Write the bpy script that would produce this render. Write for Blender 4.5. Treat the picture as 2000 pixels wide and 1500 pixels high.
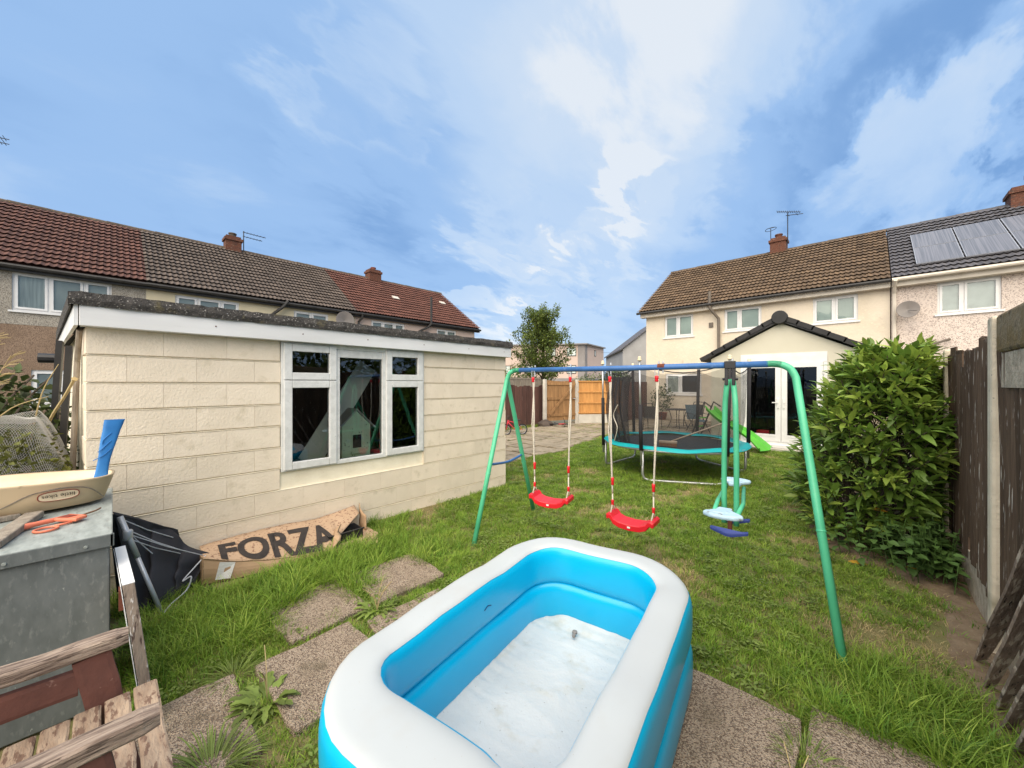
import bpy, math, random
import numpy as np
from mathutils import Vector, Matrix, noise, Euler

random.seed(7); rng = np.random.default_rng(7)
R = math.radians
for o in list(bpy.data.objects): bpy.data.objects.remove(o)
S = bpy.context.scene
C = S.collection

# ------------------------------------------------------------------ camera
YAW = R(43.3); SN, CS = math.sin(YAW), math.cos(YAW)
cam_d = bpy.data.cameras.new('camera'); cam = bpy.data.objects.new('camera', cam_d); C.objects.link(cam)
cam.location = (0, 0, 1.62); cam.rotation_euler = (R(90), 0, YAW)
cam_d.sensor_width = 36; cam_d.lens = 13.23; cam_d.clip_end = 2000; cam_d.clip_start = 0.02
S.camera = cam

# ------------------------------------------------------------------ sky and sun
SUN_EL, SUN_AZ = R(48), R(156)          # azimuth measured from +Y towards +X
W = bpy.data.worlds.new('World'); S.world = W; W.use_nodes = True
nt = W.node_tree; N, L = nt.nodes, nt.links
for n in list(N): N.remove(n)
def nd(t, **k):
    n = N.new(t)
    for a, b in k.items(): setattr(n, a, b)
    return n
def vmath(op, a, b=None):
    n = nd('ShaderNodeVectorMath', operation=op)
    for i, v in enumerate((a, b)):
        if v is None: continue
        if hasattr(v, 'links'): L.new(v, n.inputs[i])
        else: n.inputs[i].default_value = v
    return n.outputs['Value'] if op in ('DOT_PRODUCT', 'LENGTH') else n.outputs['Vector']
def smath(op, a, b=None, c=None, clamp=False):
    n = nd('ShaderNodeMath', operation=op, use_clamp=clamp)
    for i, v in enumerate((a, b, c)):
        if v is None: continue
        if hasattr(v, 'links'): L.new(v, n.inputs[i])
        else: n.inputs[i].default_value = v
    return n.outputs[0]
tc = nd('ShaderNodeTexCoord')
dirv = vmath('NORMALIZE', tc.outputs['Generated'])
sep = nd('ShaderNodeSeparateXYZ'); L.new(dirv, sep.inputs[0])
hz = smath('ADD', smath('MAXIMUM', sep.outputs['Z'], 0.0), 0.22)
comb = nd('ShaderNodeCombineXYZ')
L.new(smath('DIVIDE', sep.outputs['X'], hz), comb.inputs[0]); L.new(smath('DIVIDE', sep.outputs['Y'], hz), comb.inputs[1])
mp = nd('ShaderNodeMapping'); L.new(comb.outputs[0], mp.inputs[0])
mp.inputs['Rotation'].default_value = (0, 0, R(-30)); mp.inputs['Scale'].default_value = (1.0, 0.55, 1)
n1 = nd('ShaderNodeTexNoise'); L.new(mp.outputs[0], n1.inputs['Vector'])
n1.inputs['Scale'].default_value = 1.9; n1.inputs['Detail'].default_value = 9; n1.inputs['Roughness'].default_value = 0.5; n1.inputs['Distortion'].default_value = 0.15
n2 = nd('ShaderNodeTexNoise'); L.new(mp.outputs[0], n2.inputs['Vector'])
n2.inputs['Scale'].default_value = 3.6; n2.inputs['Detail'].default_value = 6; n2.inputs['Roughness'].default_value = 0.58; n2.inputs['Distortion'].default_value = 0.25
# cloud banks: direction (azimuth and height as a vector), angular radius, weight
def dirc(u, v):
    X, Y, Z = (u - 1000) / 735, 1.0, (750 - v) / 735
    d = Vector((X * CS - Y * SN, X * SN + Y * CS, Z)); d.normalize(); return d
BANKS = [(680,60,6,.26),(650,225,5,.22),(900,150,13,.28),(1150,120,17,.30),(1400,40,16,.30),(1590,10,15,.50),(1200,300,15,.22),(980,540,6,.42),(1990,350,7,.70),(1840,410,6,.45),
         (1660,460,8,.42),(60,110,14,.20),(330,440,13,.12),(1100,640,10,.28),(950,605,4,.35),(1250,420,5,.25),(1180,480,4,.2),(450,200,15,-.26),(200,330,12,-.10),(1720,260,13,-.36),(1480,380,8,-.32),(1420,440,5,-.26),(1800,190,10,-.42),
         (860,450,7,-.16),(1075,490,4,-.30),(1960,150,10,-.55),(560,310,8,-.14),(1100,575,3,-.2),(720,80,4,-.2),(300,90,6,.08)]
tot = smath('ADD', smath('MULTIPLY', smath('SUBTRACT', n1.outputs[0], 0.5), 0.80), smath('MULTIPLY', smath('SUBTRACT', n2.outputs[0], 0.5), 0.46))
tot = smath('ADD', tot, 0.27)
wob = vmath('ADD', dirv, vmath('SCALE', vmath('SUBTRACT', n2.outputs['Color'], (.5,.5,.5))))
wob.node.inputs[1].links[0].from_node.inputs['Scale'].default_value = 0.13
for u, v, r, wgt in BANKS:
    d = vmath('DOT_PRODUCT', wob, tuple(dirc(u, v)))
    mr = nd('ShaderNodeMapRange', interpolation_type='SMOOTHERSTEP', clamp=True)
    L.new(d, mr.inputs[0]); mr.inputs[1].default_value = math.cos(R(r * 1.9)); mr.inputs[2].default_value = 1.0
    mr.inputs[3].default_value = 0; mr.inputs[4].default_value = wgt * .62
    tot = smath('ADD', tot, mr.outputs[0])
hor = smath('MULTIPLY', smath('SUBTRACT', 0.30, smath('MINIMUM', sep.outputs['Z'], 0.30)), 0.7)
dens = smath('MULTIPLY', smath('ADD', smath('ADD', tot, hor), 0.15), 0.84, clamp=True)
sky = nd('ShaderNodeTexSky', sky_type='NISHITA', sun_disc=False)
sky.sun_elevation = SUN_EL; sky.sun_rotation = SUN_AZ; sky.air_density = 1.0; sky.dust_density = 0.6; sky.ozone_density = 2.0
ramp = nd('ShaderNodeValToRGB'); L.new(dens, ramp.inputs[0])
cr = ramp.color_ramp; cr.interpolation = 'EASE'
cr.elements[0].position = 0.0; cr.elements[0].color = (.205, .395, .74, 1)
cr.elements[1].position = 1.0; cr.elements[1].color = (.86, .925, 1.0, 1)
e = cr.elements.new(.36); e.color = (.36, .575, .92, 1)
e = cr.elements.new(.66); e.color = (.56, .735, .98, 1)
e = cr.elements.new(.88); e.color = (.66, .80, .985, 1)
cl = nd('ShaderNodeMix', data_type='RGBA', blend_type='MULTIPLY'); cl.inputs[0].default_value = 1
L.new(ramp.outputs[0], cl.inputs[6]); cl.inputs[7].default_value = (7.1, 7.1, 7.1, 1)
mx = nd('ShaderNodeMix', data_type='RGBA'); mx.inputs[0].default_value = 0.88
L.new(sky.outputs[0], mx.inputs[6]); L.new(cl.outputs[2], mx.inputs[7])
bg = nd('ShaderNodeBackground'); bg.inputs[1].default_value = 0.07; L.new(mx.outputs[2], bg.inputs[0])
wo = nd('ShaderNodeOutputWorld'); L.new(bg.outputs[0], wo.inputs[0])

sd = bpy.data.lights.new('sun', 'SUN'); sun = bpy.data.objects.new('sun', sd); C.objects.link(sun)
sd.energy = 3.7; sd.angle = R(92); sd.color = (1.0, .87, .68)
sdir = Vector((math.sin(SUN_AZ) * math.cos(SUN_EL), math.cos(SUN_AZ) * math.cos(SUN_EL), math.sin(SUN_EL)))
sun.rotation_euler = sdir.to_track_quat('Z', 'Y').to_euler()
S.view_settings.view_transform = 'Standard'; S.view_settings.look = 'None'; S.view_settings.gamma = 1
S.view_settings.exposure = 1.0
S.view_settings.use_curve_mapping = False

# ------------------------------------------------------------------ materials
MATS = {}
def mat(name, c1, c2=None, scale=6, detail=5, ramp=(.35, .65), rough=.75, bump=0, bscale=None, metal=0, spec=.4,
        st=(1, 1, 1), rnd=0, island=0, specks=(), vor=None, trans=0, coat=0, sheen=0):
    m = bpy.data.materials.new(name); m.use_nodes = True; t = m.node_tree; n, l = t.nodes, t.links
    p = n['Principled BSDF']; tcn = n.new('ShaderNodeTexCoord'); oi = n.new('ShaderNodeObjectInfo')
    off = n.new('ShaderNodeVectorMath'); off.operation = 'MULTIPLY_ADD'
    off.inputs[1].default_value = st
    l.new(tcn.outputs['Object'], off.inputs[0])
    sc = n.new('ShaderNodeMath'); sc.operation = 'MULTIPLY'; sc.inputs[1].default_value = 37.0; l.new(oi.outputs['Random'], sc.inputs[0])
    l.new(sc.outputs[0], off.inputs[2])
    vec = off.outputs[0]
    def noise_(s, d=5, r=.55):
        k = n.new('ShaderNodeTexNoise'); k.inputs['Scale'].default_value = s; k.inputs['Detail'].default_value = d; k.inputs['Roughness'].default_value = r
        l.new(vec, k.inputs['Vector']); return k.outputs[0]
    def ramp_(src, a, b, ca, cb):
        k = n.new('ShaderNodeValToRGB'); l.new(src, k.inputs[0]); e = k.color_ramp.elements
        e[0].position = a; e[1].position = b; e[0].color = (*ca, 1); e[1].color = (*cb, 1); return k.outputs[0]
    def mixc(fac, a, b, mode='MIX'):
        k = n.new('ShaderNodeMix'); k.data_type = 'RGBA'; k.blend_type = mode
        for i, v in ((0, fac), (6, a), (7, b)):
            if hasattr(v, 'links'): l.new(v, k.inputs[i])
            else: k.inputs[i].default_value = v if i == 0 else (*v, 1)
        return k.outputs[2]
    if c2 is None: c2 = tuple(x * .82 for x in c1)
    col = ramp_(noise_(scale, detail), ramp[0], ramp[1], c1, c2)
    if vor:   # (color, scale, threshold) cell flecks
        k = n.new('ShaderNodeTexVoronoi'); k.inputs['Scale'].default_value = vor[1]; l.new(vec, k.inputs['Vector'])
        sp = n.new('ShaderNodeSeparateColor'); l.new(k.outputs['Color'], sp.inputs[0])
        f = n.new('ShaderNodeMath'); f.operation = 'GREATER_THAN'; f.inputs[1].default_value = vor[2]; l.new(sp.outputs[0], f.inputs[0])
        col = mixc(f.outputs[0], col, vor[0])
    for (scol, ss, a, b) in specks:
        f = ramp_(noise_(ss, 4, .6), a, b, (0, 0, 0), (1, 1, 1))
        col = mixc(f, col, scol)
    if rnd or island:
        rv = oi.outputs['Random']
        if island:
            ge = n.new('ShaderNodeNewGeometry'); ad = n.new('ShaderNodeMath'); ad.operation = 'ADD'
            l.new(rv, ad.inputs[0]); l.new(ge.outputs['Random Per Island'], ad.inputs[1])
            fr = n.new('ShaderNodeMath'); fr.operation = 'FRACT'; l.new(ad.outputs[0], fr.inputs[0]); rv = fr.outputs[0]
        a = rnd or island
        mr = n.new('ShaderNodeMapRange'); l.new(rv, mr.inputs[0]); mr.inputs[3].default_value = 1 - a; mr.inputs[4].default_value = 1 + a
        cb = n.new('ShaderNodeCombineColor'); [l.new(mr.outputs[0], cb.inputs[i]) for i in range(3)]
        col = mixc(1.0, col, cb.outputs[0], 'MULTIPLY')
    l.new(col, p.inputs['Base Color'])
    p.inputs['Roughness'].default_value = rough; p.inputs['Metallic'].default_value = metal
    p.inputs['Specular IOR Level'].default_value = spec
    if coat: p.inputs['Coat Weight'].default_value = coat; p.inputs['Coat Roughness'].default_value = .15
    if bump:
        b = n.new('ShaderNodeBump'); b.inputs['Strength'].default_value = min(1, bump); b.inputs['Distance'].default_value = .01 * max(1, bump)
        if vor:
            k2 = n.new('ShaderNodeTexVoronoi'); k2.inputs['Scale'].default_value = bscale or vor[1]; l.new(vec, k2.inputs['Vector']); l.new(k2.outputs['Distance'], b.inputs['Height'])
        else: l.new(noise_(bscale or scale * 6, 6, .6), b.inputs['Height'])
        l.new(b.outputs[0], p.inputs['Normal'])
    if trans:
        tr = n.new('ShaderNodeBsdfTranslucent'); l.new(col, tr.inputs[0])
        ms = n.new('ShaderNodeMixShader'); ms.inputs[0].default_value = trans
        l.new(p.outputs[0], ms.inputs[1]); l.new(tr.outputs[0], ms.inputs[2]); l.new(ms.outputs[0], n['Material Output'].inputs[0])
    MATS[name] = m; return m
def glass_mat(name, tint=(.75, .8, .8), f0=1.0, ior=1.5):
    m = bpy.data.materials.new(name); m.use_nodes = True; t = m.node_tree; n, l = t.nodes, t.links
    n.remove(n['Principled BSDF'])
    a = n.new('ShaderNodeBsdfTransparent'); a.inputs[0].default_value = (*tint, 1)
    g = n.new('ShaderNodeBsdfGlossy'); g.inputs['Roughness'].default_value = .015; g.inputs[0].default_value = (.95, .97, 1, 1)
    fr = n.new('ShaderNodeFresnel'); fr.inputs[0].default_value = ior
    mu = n.new('ShaderNodeMath'); mu.operation = 'MULTIPLY'; mu.use_clamp = True; mu.inputs[1].default_value = f0; l.new(fr.outputs[0], mu.inputs[0])
    bn = n.new('ShaderNodeTexNoise'); bn.inputs['Scale'].default_value = 2.2; bn.inputs['Detail'].default_value = 1
    tcn = n.new('ShaderNodeTexCoord'); l.new(tcn.outputs['Object'], bn.inputs['Vector'])
    bp = n.new('ShaderNodeBump'); bp.inputs['Strength'].default_value = .05; bp.inputs['Distance'].default_value = .05; l.new(bn.outputs[0], bp.inputs['Height']); l.new(bp.outputs[0], g.inputs['Normal'])
    ms = n.new('ShaderNodeMixShader'); l.new(mu.outputs[0], ms.inputs[0]); l.new(a.outputs[0], ms.inputs[1]); l.new(g.outputs[0], ms.inputs[2])
    l.new(ms.outputs[0], n['Material Output'].inputs[0]); MATS[name] = m; return m
def net_mat(name, col, alpha):
    m = bpy.data.materials.new(name); m.use_nodes = True; t = m.node_tree; n, l = t.nodes, t.links
    p = n['Principled BSDF']; p.inputs['Base Color'].default_value = (*col, 1); p.inputs['Roughness'].default_value = .8
    a = n.new('ShaderNodeBsdfTransparent'); ms = n.new('ShaderNodeMixShader')
    nz = n.new('ShaderNodeTexNoise'); nz.inputs['Scale'].default_value = 3
    tcn = n.new('ShaderNodeTexCoord'); l.new(tcn.outputs['Object'], nz.inputs['Vector'])
    mr = n.new('ShaderNodeMapRange'); l.new(nz.outputs[0], mr.inputs[0]); mr.inputs[1].default_value = .3; mr.inputs[2].default_value = .7
    mr.inputs[3].default_value = alpha - .06; mr.inputs[4].default_value = alpha + .06
    l.new(mr.outputs[0], ms.inputs[0]); l.new(a.outputs[0], ms.inputs[1]); l.new(p.outputs[0], ms.inputs[2]); l.new(ms.outputs[0], n['Material Output'].inputs[0])
    MATS[name] = m; return m

M = MATS
mat('cream_paint', (.76, .66, .525), (.70, .605, .475), scale=4, bump=.55, bscale=55, rough=.85, rnd=.03, specks=[((.55, .47, .34), 7, .58, .80), ((.40, .345, .25), 30, .70, .76)])
mat('cream_mortar', (.86, .79, .63), (.78, .70, .54), scale=6, bump=.4, bscale=40, rough=.9)
mat('white_board', (.70, .70, .70), (.61, .61, .60), scale=3, st=(1, .3, 2), rough=.6, specks=[((.45, .45, .44), 14, .66, .80)])
mat('upvc', (.74, .73, .71), (.68, .67, .65), scale=5, rough=.35, spec=.5)
mat('upvc_dirty', (.68, .68, .66), (.58, .58, .56), scale=14, rough=.45, specks=[((.48, .49, .46), 60, .60, .72)])
mat('felt', (.075, .068, .062), (.035, .032, .03), scale=22, bump=1.2, bscale=90, rough=.95, specks=[((.36, .34, .31), 70, .60, .68), ((.13, .11, .06), 8, .58, .75)])
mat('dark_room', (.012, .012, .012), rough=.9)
mat('room_grey', (.66, .68, .64), (.52, .54, .51), scale=1.2, rough=.9)
mat('room_teal', (.62, .68, .63), (.47, .53, .50), scale=1.0, rough=.9)
mat('curtain', (.80, .82, .78), (.52, .55, .53), scale=4, st=(1, 6, .3), rough=.9)
mat('blind', (.74, .76, .74), (.62, .64, .62), scale=3, rough=.7)
glass_mat('glass', (.80, .84, .82), 1.0)
glass_mat('garage_glass', (.80, .87, .84), 2.3)
mat('tile_red', (.115, .050, .036), (.075, .034, .027), scale=7, bump=.5, bscale=50, rough=.9, island=.22, specks=[((.22, .13, .10), 16, .63, .78)])
mat('tile_grey', (.105, .080, .064), (.066, .052, .044), scale=7, bump=.5, bscale=50, rough=.9, island=.22, specks=[((.17, .15, .12), 18, .62, .78)])
mat('tile_rust', (.118, .047, .032), (.082, .034, .026), scale=7, bump=.5, bscale=50, rough=.9, island=.2, specks=[((.2, .12, .1), 20, .66, .8)])
mat('tile_brown', (.150, .098, .056), (.088, .058, .037), scale=5, bump=.5, bscale=50, rough=.9, island=.26, specks=[((.21, .165, .10), 14, .60, .78)])
mat('tile_slate', (.115, .108, .115), (.07, .068, .075), scale=7, bump=.4, bscale=50, rough=.7, island=.2)
mat('ridge_dark', (.07, .055, .045), (.11, .085, .06), scale=9, rough=.95, bump=.6, bscale=30, island=.2, specks=[((.26, .15, .04), 10, .62, .74)])
mat('verge_black', (.028, .026, .026), (.018, .017, .017), scale=4, rough=.6, rnd=.2)
mat('dash_grey', (.40, .36, .30), (.33, .30, .25), scale=2, rough=.95, bump=1, vor=((.20, .175, .145), 60, .70), bscale=50)
mat('dash_tan', (.30, .21, .145), (.24, .165, .11), scale=2, rough=.95, bump=1, vor=((.18, .12, .085), 60, .62), bscale=50)
mat('render_cream', (.70, .61, .485), (.63, .545, .42), scale=1.3, rough=.92, bump=1.6, bscale=7, specks=[((.36, .29, .20), 2.3, .66, .80), ((.72, .64, .48), 16, .56, .7)])
mat('render_pale', (.60, .525, .36), (.55, .48, .33), scale=2, rough=.9, bump=.3, bscale=60)
mat('render_smooth', (.60, .56, .45), (.57, .53, .42), scale=1.5, rough=.9, bump=.15, bscale=80)
mat('dash_pink', (.68, .58, .51), (.62, .53, .46), scale=2, rough=.95, bump=1, vor=((.40, .33, .29), 46, .74), bscale=40)
mat('grey_render', (.36, .35, .34), (.31, .30, .29), scale=1, rough=.95)
mat('flat_pink', (.56, .43, .36), (.50, .39, .33), scale=.6, rough=.95)
mat('flat_grey', (.27, .25, .24), (.22, .2, .19), scale=.6, rough=.95)
mat('brick', (.15, .058, .034), (.085, .036, .024), scale=12, st=(1, 1, 3), rough=.95, bump=.8, bscale=30, specks=[((.36, .26, .18), 18, .60, .70), ((.05, .035, .03), 5, .58, .7)])
mat('pot_red', (.24, .07, .04), (.15, .045, .03), scale=8, rough=.8)
mat('gutter_dark', (.022, .02, .02), (.035, .033, .03), scale=5, rough=.5)
mat('gutter_brown', (.16, .13, .10), (.12, .10, .08), scale=5, rough=.6)
mat('gutter_cream', (.62, .56, .47), (.52, .46, .38), scale=3, rough=.6)
mat('metal_aerial', (.045, .05, .06), rough=.5, metal=.5)
mat('dish_grey', (.24, .21, .19), (.20, .18, .165), scale=3, rough=.6)
mat('concrete', (.70, .61, .47), (.58, .50, .38), scale=5, rough=.95, bump=.7, bscale=45, rnd=.06, specks=[((.15, .14, .12), 30, .66, .74), ((.22, .19, .12), 3.0, .58, .78)])
mat('concrete_clean', (.56, .525, .46), (.47, .44, .38), scale=4, rough=.95, bump=.3, bscale=60)
mat('moss_board', (.17, .115, .045), (.27, .22, .15), scale=6, rough=.95, bump=1, bscale=40, specks=[((.07, .045, .02), 12, .55, .7)])
mat('gravel_rough', (.52, .44, .34), (.34, .28, .21), scale=14, rough=.98, bump=1.5, bscale=32)
mat('aggregate', (.50, .39, .29), (.39, .30, .215), scale=4, rough=.95, bump=1.2, bscale=150, vor=((.20, .145, .105), 165, .60), specks=[((.52, .44, .35), 120, .58, .66), ((.17, .135, .085), 3.2, .56, .78), ((.13, .14, .06), 2.2, .62, .80)])
mat('paving', (.31, .255, .185), (.22, .18, .125), scale=3, rough=.95, bump=.7, bscale=30, rnd=.14, specks=[((.13, .12, .06), 6, .58, .72)])
mat('soil', (.17, .115, .07), (.24, .175, .11), scale=9, rough=1, bump=1.5, bscale=45, specks=[((.26, .20, .12), 40, .60, .70)])
mat('lawn_ground', (.15, .15, .05), (.22, .18, .08), scale=5, rough=1, bump=1.5, bscale=60, specks=[((.13, .10, .05), 3, .60, .75)])
mat('ground', (.12, .115, .08), (.16, .15, .12), scale=1, rough=1)
mat('road', (.13, .125, .12), rough=.95, scale=2)
mat('dark_slat', (.078, .050, .034), (.125, .083, .056), scale=5, st=(6, 6, .5), rough=.95, spec=.15, bump=.9, bscale=16, rnd=.3, specks=[((.50, .44, .38), 9, .62, .66)])
mat('fallen_slat', (.19, .14, .11), (.32, .25, .20), scale=9, st=(4, 2.4, .7), rough=.95, bump=1.5, bscale=20, rnd=.2, specks=[((.50, .43, .35), 9, .54, .60), ((.03, .022, .018), 12, .60, .66)])
mat('brown_slat', (.12, .055, .042), (.08, .04, .032), scale=5, st=(4, 4, .5), rough=.9, rnd=.3, bump=.5, bscale=20, specks=[((.24, .18, .15), 6, .64, .72)])
mat('orange_wood', (.52, .265, .085), (.43, .20, .06), scale=4, st=(4, 4, .5), rough=.85, rnd=.15, bump=.3, bscale=20, specks=[((.24, .10, .03), 5, .66, .75)])
mat('gate_wood', (.36, .20, .085), (.24, .13, .055), scale=4, st=(4, 4, .5), rough=.85, rnd=.14, bump=.3, bscale=20)
mat('grey_wood', (.31, .265, .21), (.20, .165, .13), scale=6, st=(4, 4, .6), rough=.95, bump=.8, bscale=20, rnd=.15)
mat('bench_arm', (.43, .335, .265), (.20, .145, .115), scale=9, st=(7, .7, 7), ramp=(.38, .60), rough=.95, bump=1.8, bscale=16, specks=[((.10, .07, .055), 11, .57, .62)])
mat('bench_slat', (.40, .30, .215), (.28, .195, .135), scale=8, st=(1.2, 4, 4), rough=.95, bump=.9, bscale=20, rnd=.1, specks=[((.165, .10, .07), 13, .54, .61)])
mat('bench_brown', (.155, .062, .047), (.105, .045, .036), scale=6, st=(3, 1, 1), rough=.85, bump=.4, bscale=25, specks=[((.27, .16, .13), 30, .66, .74)])
mat('galvanised', (.165, .18, .178), (.128, .142, .14), scale=22, st=(1, 1, .45), rough=.62, metal=.2, spec=.35, specks=[((.21, .225, .22), 40, .55, .70), ((.36, .38, .36), 46, .685, .72), ((.10, .11, .11), 3, .55, .75)])  # bunker body: shade on the upright sides is put into this darker grey
mat('galv_lit', (.38, .41, .385), (.26, .285, .265), scale=9, st=(1, 3, 1), rough=.6, metal=.2, specks=[((.25, .26, .24), 16, .58, .66)])  # same metal as the body, painted lighter for light falling on the lid
mat('sandpit_tan', (.60, .455, .285), (.53, .40, .25), scale=3, rough=.5, spec=.45, specks=[((.25, .18, .10), 9, .66, .80)])
mat('sandpit_inside', (.72, .60, .42), (.64, .52, .35), scale=4, rough=.6, bump=1, bscale=9)
mat('blue_plastic', (.035, .20, .52), (.025, .155, .43), scale=8, rough=.45)
mat('salmon_plastic', (.72, .20, .11), (.60, .16, .09), scale=8, rough=.45)
mat('red_dark', (.22, .035, .02), rough=.5)
mat('black_cloth', (.024, .024, .030), (.036, .036, .044), scale=4, rough=.8, bump=.5, bscale=8)
mat('grey_metal', (.52, .54, .58), (.43, .45, .48), scale=8, rough=.45, metal=.4)
mat('silver_tube', (.55, .56, .57), (.42, .43, .44), scale=7, rough=.35, metal=.7)
mat('white_rope', (.62, .57, .48), (.48, .43, .36), scale=60, st=(1, 1, 3), rough=.95, bump=.6, bscale=90)
mat('line_rope', (.55, .56, .6), rough=.8, scale=20)
mat('board_white', (.76, .77, .78), (.70, .71, .72), scale=5, rough=.6, specks=[((.40, .38, .34), 24, .66, .76)])
mat('board_edge', (.30, .245, .20), (.20, .155, .125), scale=8, st=(3, 3, .6), rough=.95, bump=.9, bscale=22, specks=[((.72, .70, .68), 11, .53, .585), ((.09, .06, .05), 9, .62, .67)])
mat('rust', (.15, .045, .025), (.09, .03, .02), scale=20, rough=.95)
mat('cardboard', (.47, .315, .19), (.41, .27, .16), scale=3, rough=.95, bump=.3, bscale=20, specks=[((.33, .21, .125), 7, .60, .72)])
mat('cardboard_spot', (.50, .345, .225), (.44, .30, .19), scale=3, rough=.95, specks=[((.235, .13, .085), 42, .56, .61)])
mat('print_black', (.032, .026, .024), (.05, .04, .035), scale=18, rough=.9)
mat('paper_label', (.72, .71, .68), (.60, .59, .56), scale=30, st=(1, 1, 4), rough=.8)
mat('black_plastic', (.016, .016, .018), (.026, .026, .028), scale=8, rough=.4)
mat('pool_blue', (.0, .42, .70), (.0, .385, .66), scale=1.5, rough=.30, spec=.5)
mat('pool_white', (.465, .495, .50), (.44, .465, .47), scale=1.4, rough=.36, spec=.45, specks=[((.40, .39, .36), 70, .70, .73), ((.44, .45, .44), 5, .55, .80)])
mat('pool_floor', (.56, .575, .57), (.50, .515, .51), scale=2.6, rough=.42, spec=.45, bump=.35, bscale=34, specks=[((.47, .455, .40), 7, .54, .74), ((.20, .18, .15), 60, .69, .72)])
mat('frame_green', (.095, .50, .28), (.07, .42, .23), scale=5, rough=.42, spec=.5, specks=[((.12, .45, .26), 12, .6, .75)])
mat('frame_blue', (.048, .145, .37), (.035, .11, .28), scale=6, rough=.42, specks=[((.12, .22, .45), 14, .62, .74)])
mat('seat_red', (.66, .012, .024), (.56, .010, .02), scale=3, rough=.38, spec=.5)
mat('seat_blue', (.46, .62, .72), (.36, .52, .64), scale=7, rough=.6, specks=[((.22, .23, .22), 16, .60, .68), ((.70, .76, .78), 10, .58, .7)])
mat('peg_blue', (.035, .06, .27), rough=.5)
mat('teal_pad', (.005, .33, .345), (.0, .27, .29), scale=5, rough=.5, bump=.6, bscale=9)
mat('mat_black', (.016, .016, .018), (.024, .024, .027), scale=9, rough=.75)
mat('foam_black', (.014, .013, .015), (.022, .02, .022), scale=9, rough=.8)
net_mat('net', (.022, .02, .02), .40)
net_mat('net_thick', (.014, .013, .015), .82)
mat('slide_green', (.11, .47, .05), (.085, .38, .04), scale=3, rough=.4)
mat('chair_dark', (.035, .03, .028), rough=.7, scale=8)
mat('chair_fabric', (.06, .055, .05), rough=.9, scale=12)
mat('chair_blue', (.09, .14, .17), rough=.8, scale=8)
mat('bike_red', (.62, .025, .05), rough=.4, scale=5)
mat('tyre', (.015, .015, .015), rough=.9)
mat('junk', (.10, .075, .06), (.05, .04, .035), scale=9, rough=.9)
mat('broom_wood', (.42, .34, .26), (.32, .25, .19), scale=9, rough=.85)
mat('bristle', (.20, .10, .055), (.13, .07, .04), scale=40, rough=.95)
mat('wire', (.46, .45, .42), (.36, .35, .33), scale=9, rough=.7, metal=.2)
mat('solar_cell', (.17, .17, .19), (.095, .10, .115), scale=2.2, st=(18, .15, .15), detail=8, ramp=(.40, .60), rough=.35, spec=.5)
mat('solar_frame', (.46, .47, .50), rough=.4, metal=.5)
mat('doll_green', (.72, .80, .60), (.64, .72, .53), scale=6, rough=.7, specks=[((.16, .22, .13), 26, .64, .68)])
mat('doll_roof', (.40, .38, .36), (.34, .32, .30), scale=5, rough=.7)
mat('plank_pale', (.74, .70, .62), (.66, .62, .54), scale=4, rough=.8)
mat('leaf_laurel', (.165, .265, .042), (.12, .205, .034), scale=3, rough=.48, spec=.45, island=.35, trans=.22)
mat('leaf_laurel_new', (.30, .39, .066), (.235, .33, .054), scale=3, rough=.48, spec=.45, island=.3, trans=.25)
mat('leaf_yellow', (.55, .33, .03), (.42, .2, .02), scale=20, rough=.6, trans=.2)
mat('leaf_tree', (.13, .175, .038), (.088, .128, .028), scale=.8, rough=.55, island=.45, trans=.3)
mat('leaf_tree_new', (.19, .23, .04), (.14, .18, .034), scale=.8, rough=.55, island=.4, trans=.3)
mat('leaf_bramble', (.085, .115, .03), (.05, .075, .022), scale=2, rough=.6, island=.45, trans=.2)
mat('leaf_hedge', (.13, .14, .022), (.09, .10, .018), scale=2, rough=.6, island=.4, trans=.2)
mat('leaf_nettle', (.085, .155, .032), (.06, .12, .026), scale=2, rough=.6, island=.35, trans=.2)
mat('leaf_weed', (.19, .25, .05), (.145, .20, .04), scale=6, rough=.6, island=.4, trans=.25)
mat('bark', (.10, .075, .055), (.065, .05, .038), scale=8, rough=.95, bump=.8, bscale=30)
mat('straw_stem', (.46, .36, .18), (.36, .27, .13), scale=8, rough=.9)
GR = [mat('grass_a', (.225, .345, .04), (.17, .28, .032), scale=3, rough=.55, rnd=.35, trans=.3, spec=.3),
      mat('grass_b', (.32, .41, .068), (.26, .345, .056), scale=3, rough=.55, rnd=.35, trans=.3, spec=.3),
      mat('grass_c', (.15, .275, .032), (.11, .225, .026), scale=3, rough=.55, rnd=.3, trans=.3, spec=.3),
      mat('grass_straw', (.46, .37, .18), (.36, .28, .13), scale=3, rough=.8, rnd=.3, trans=.15)]

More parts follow.
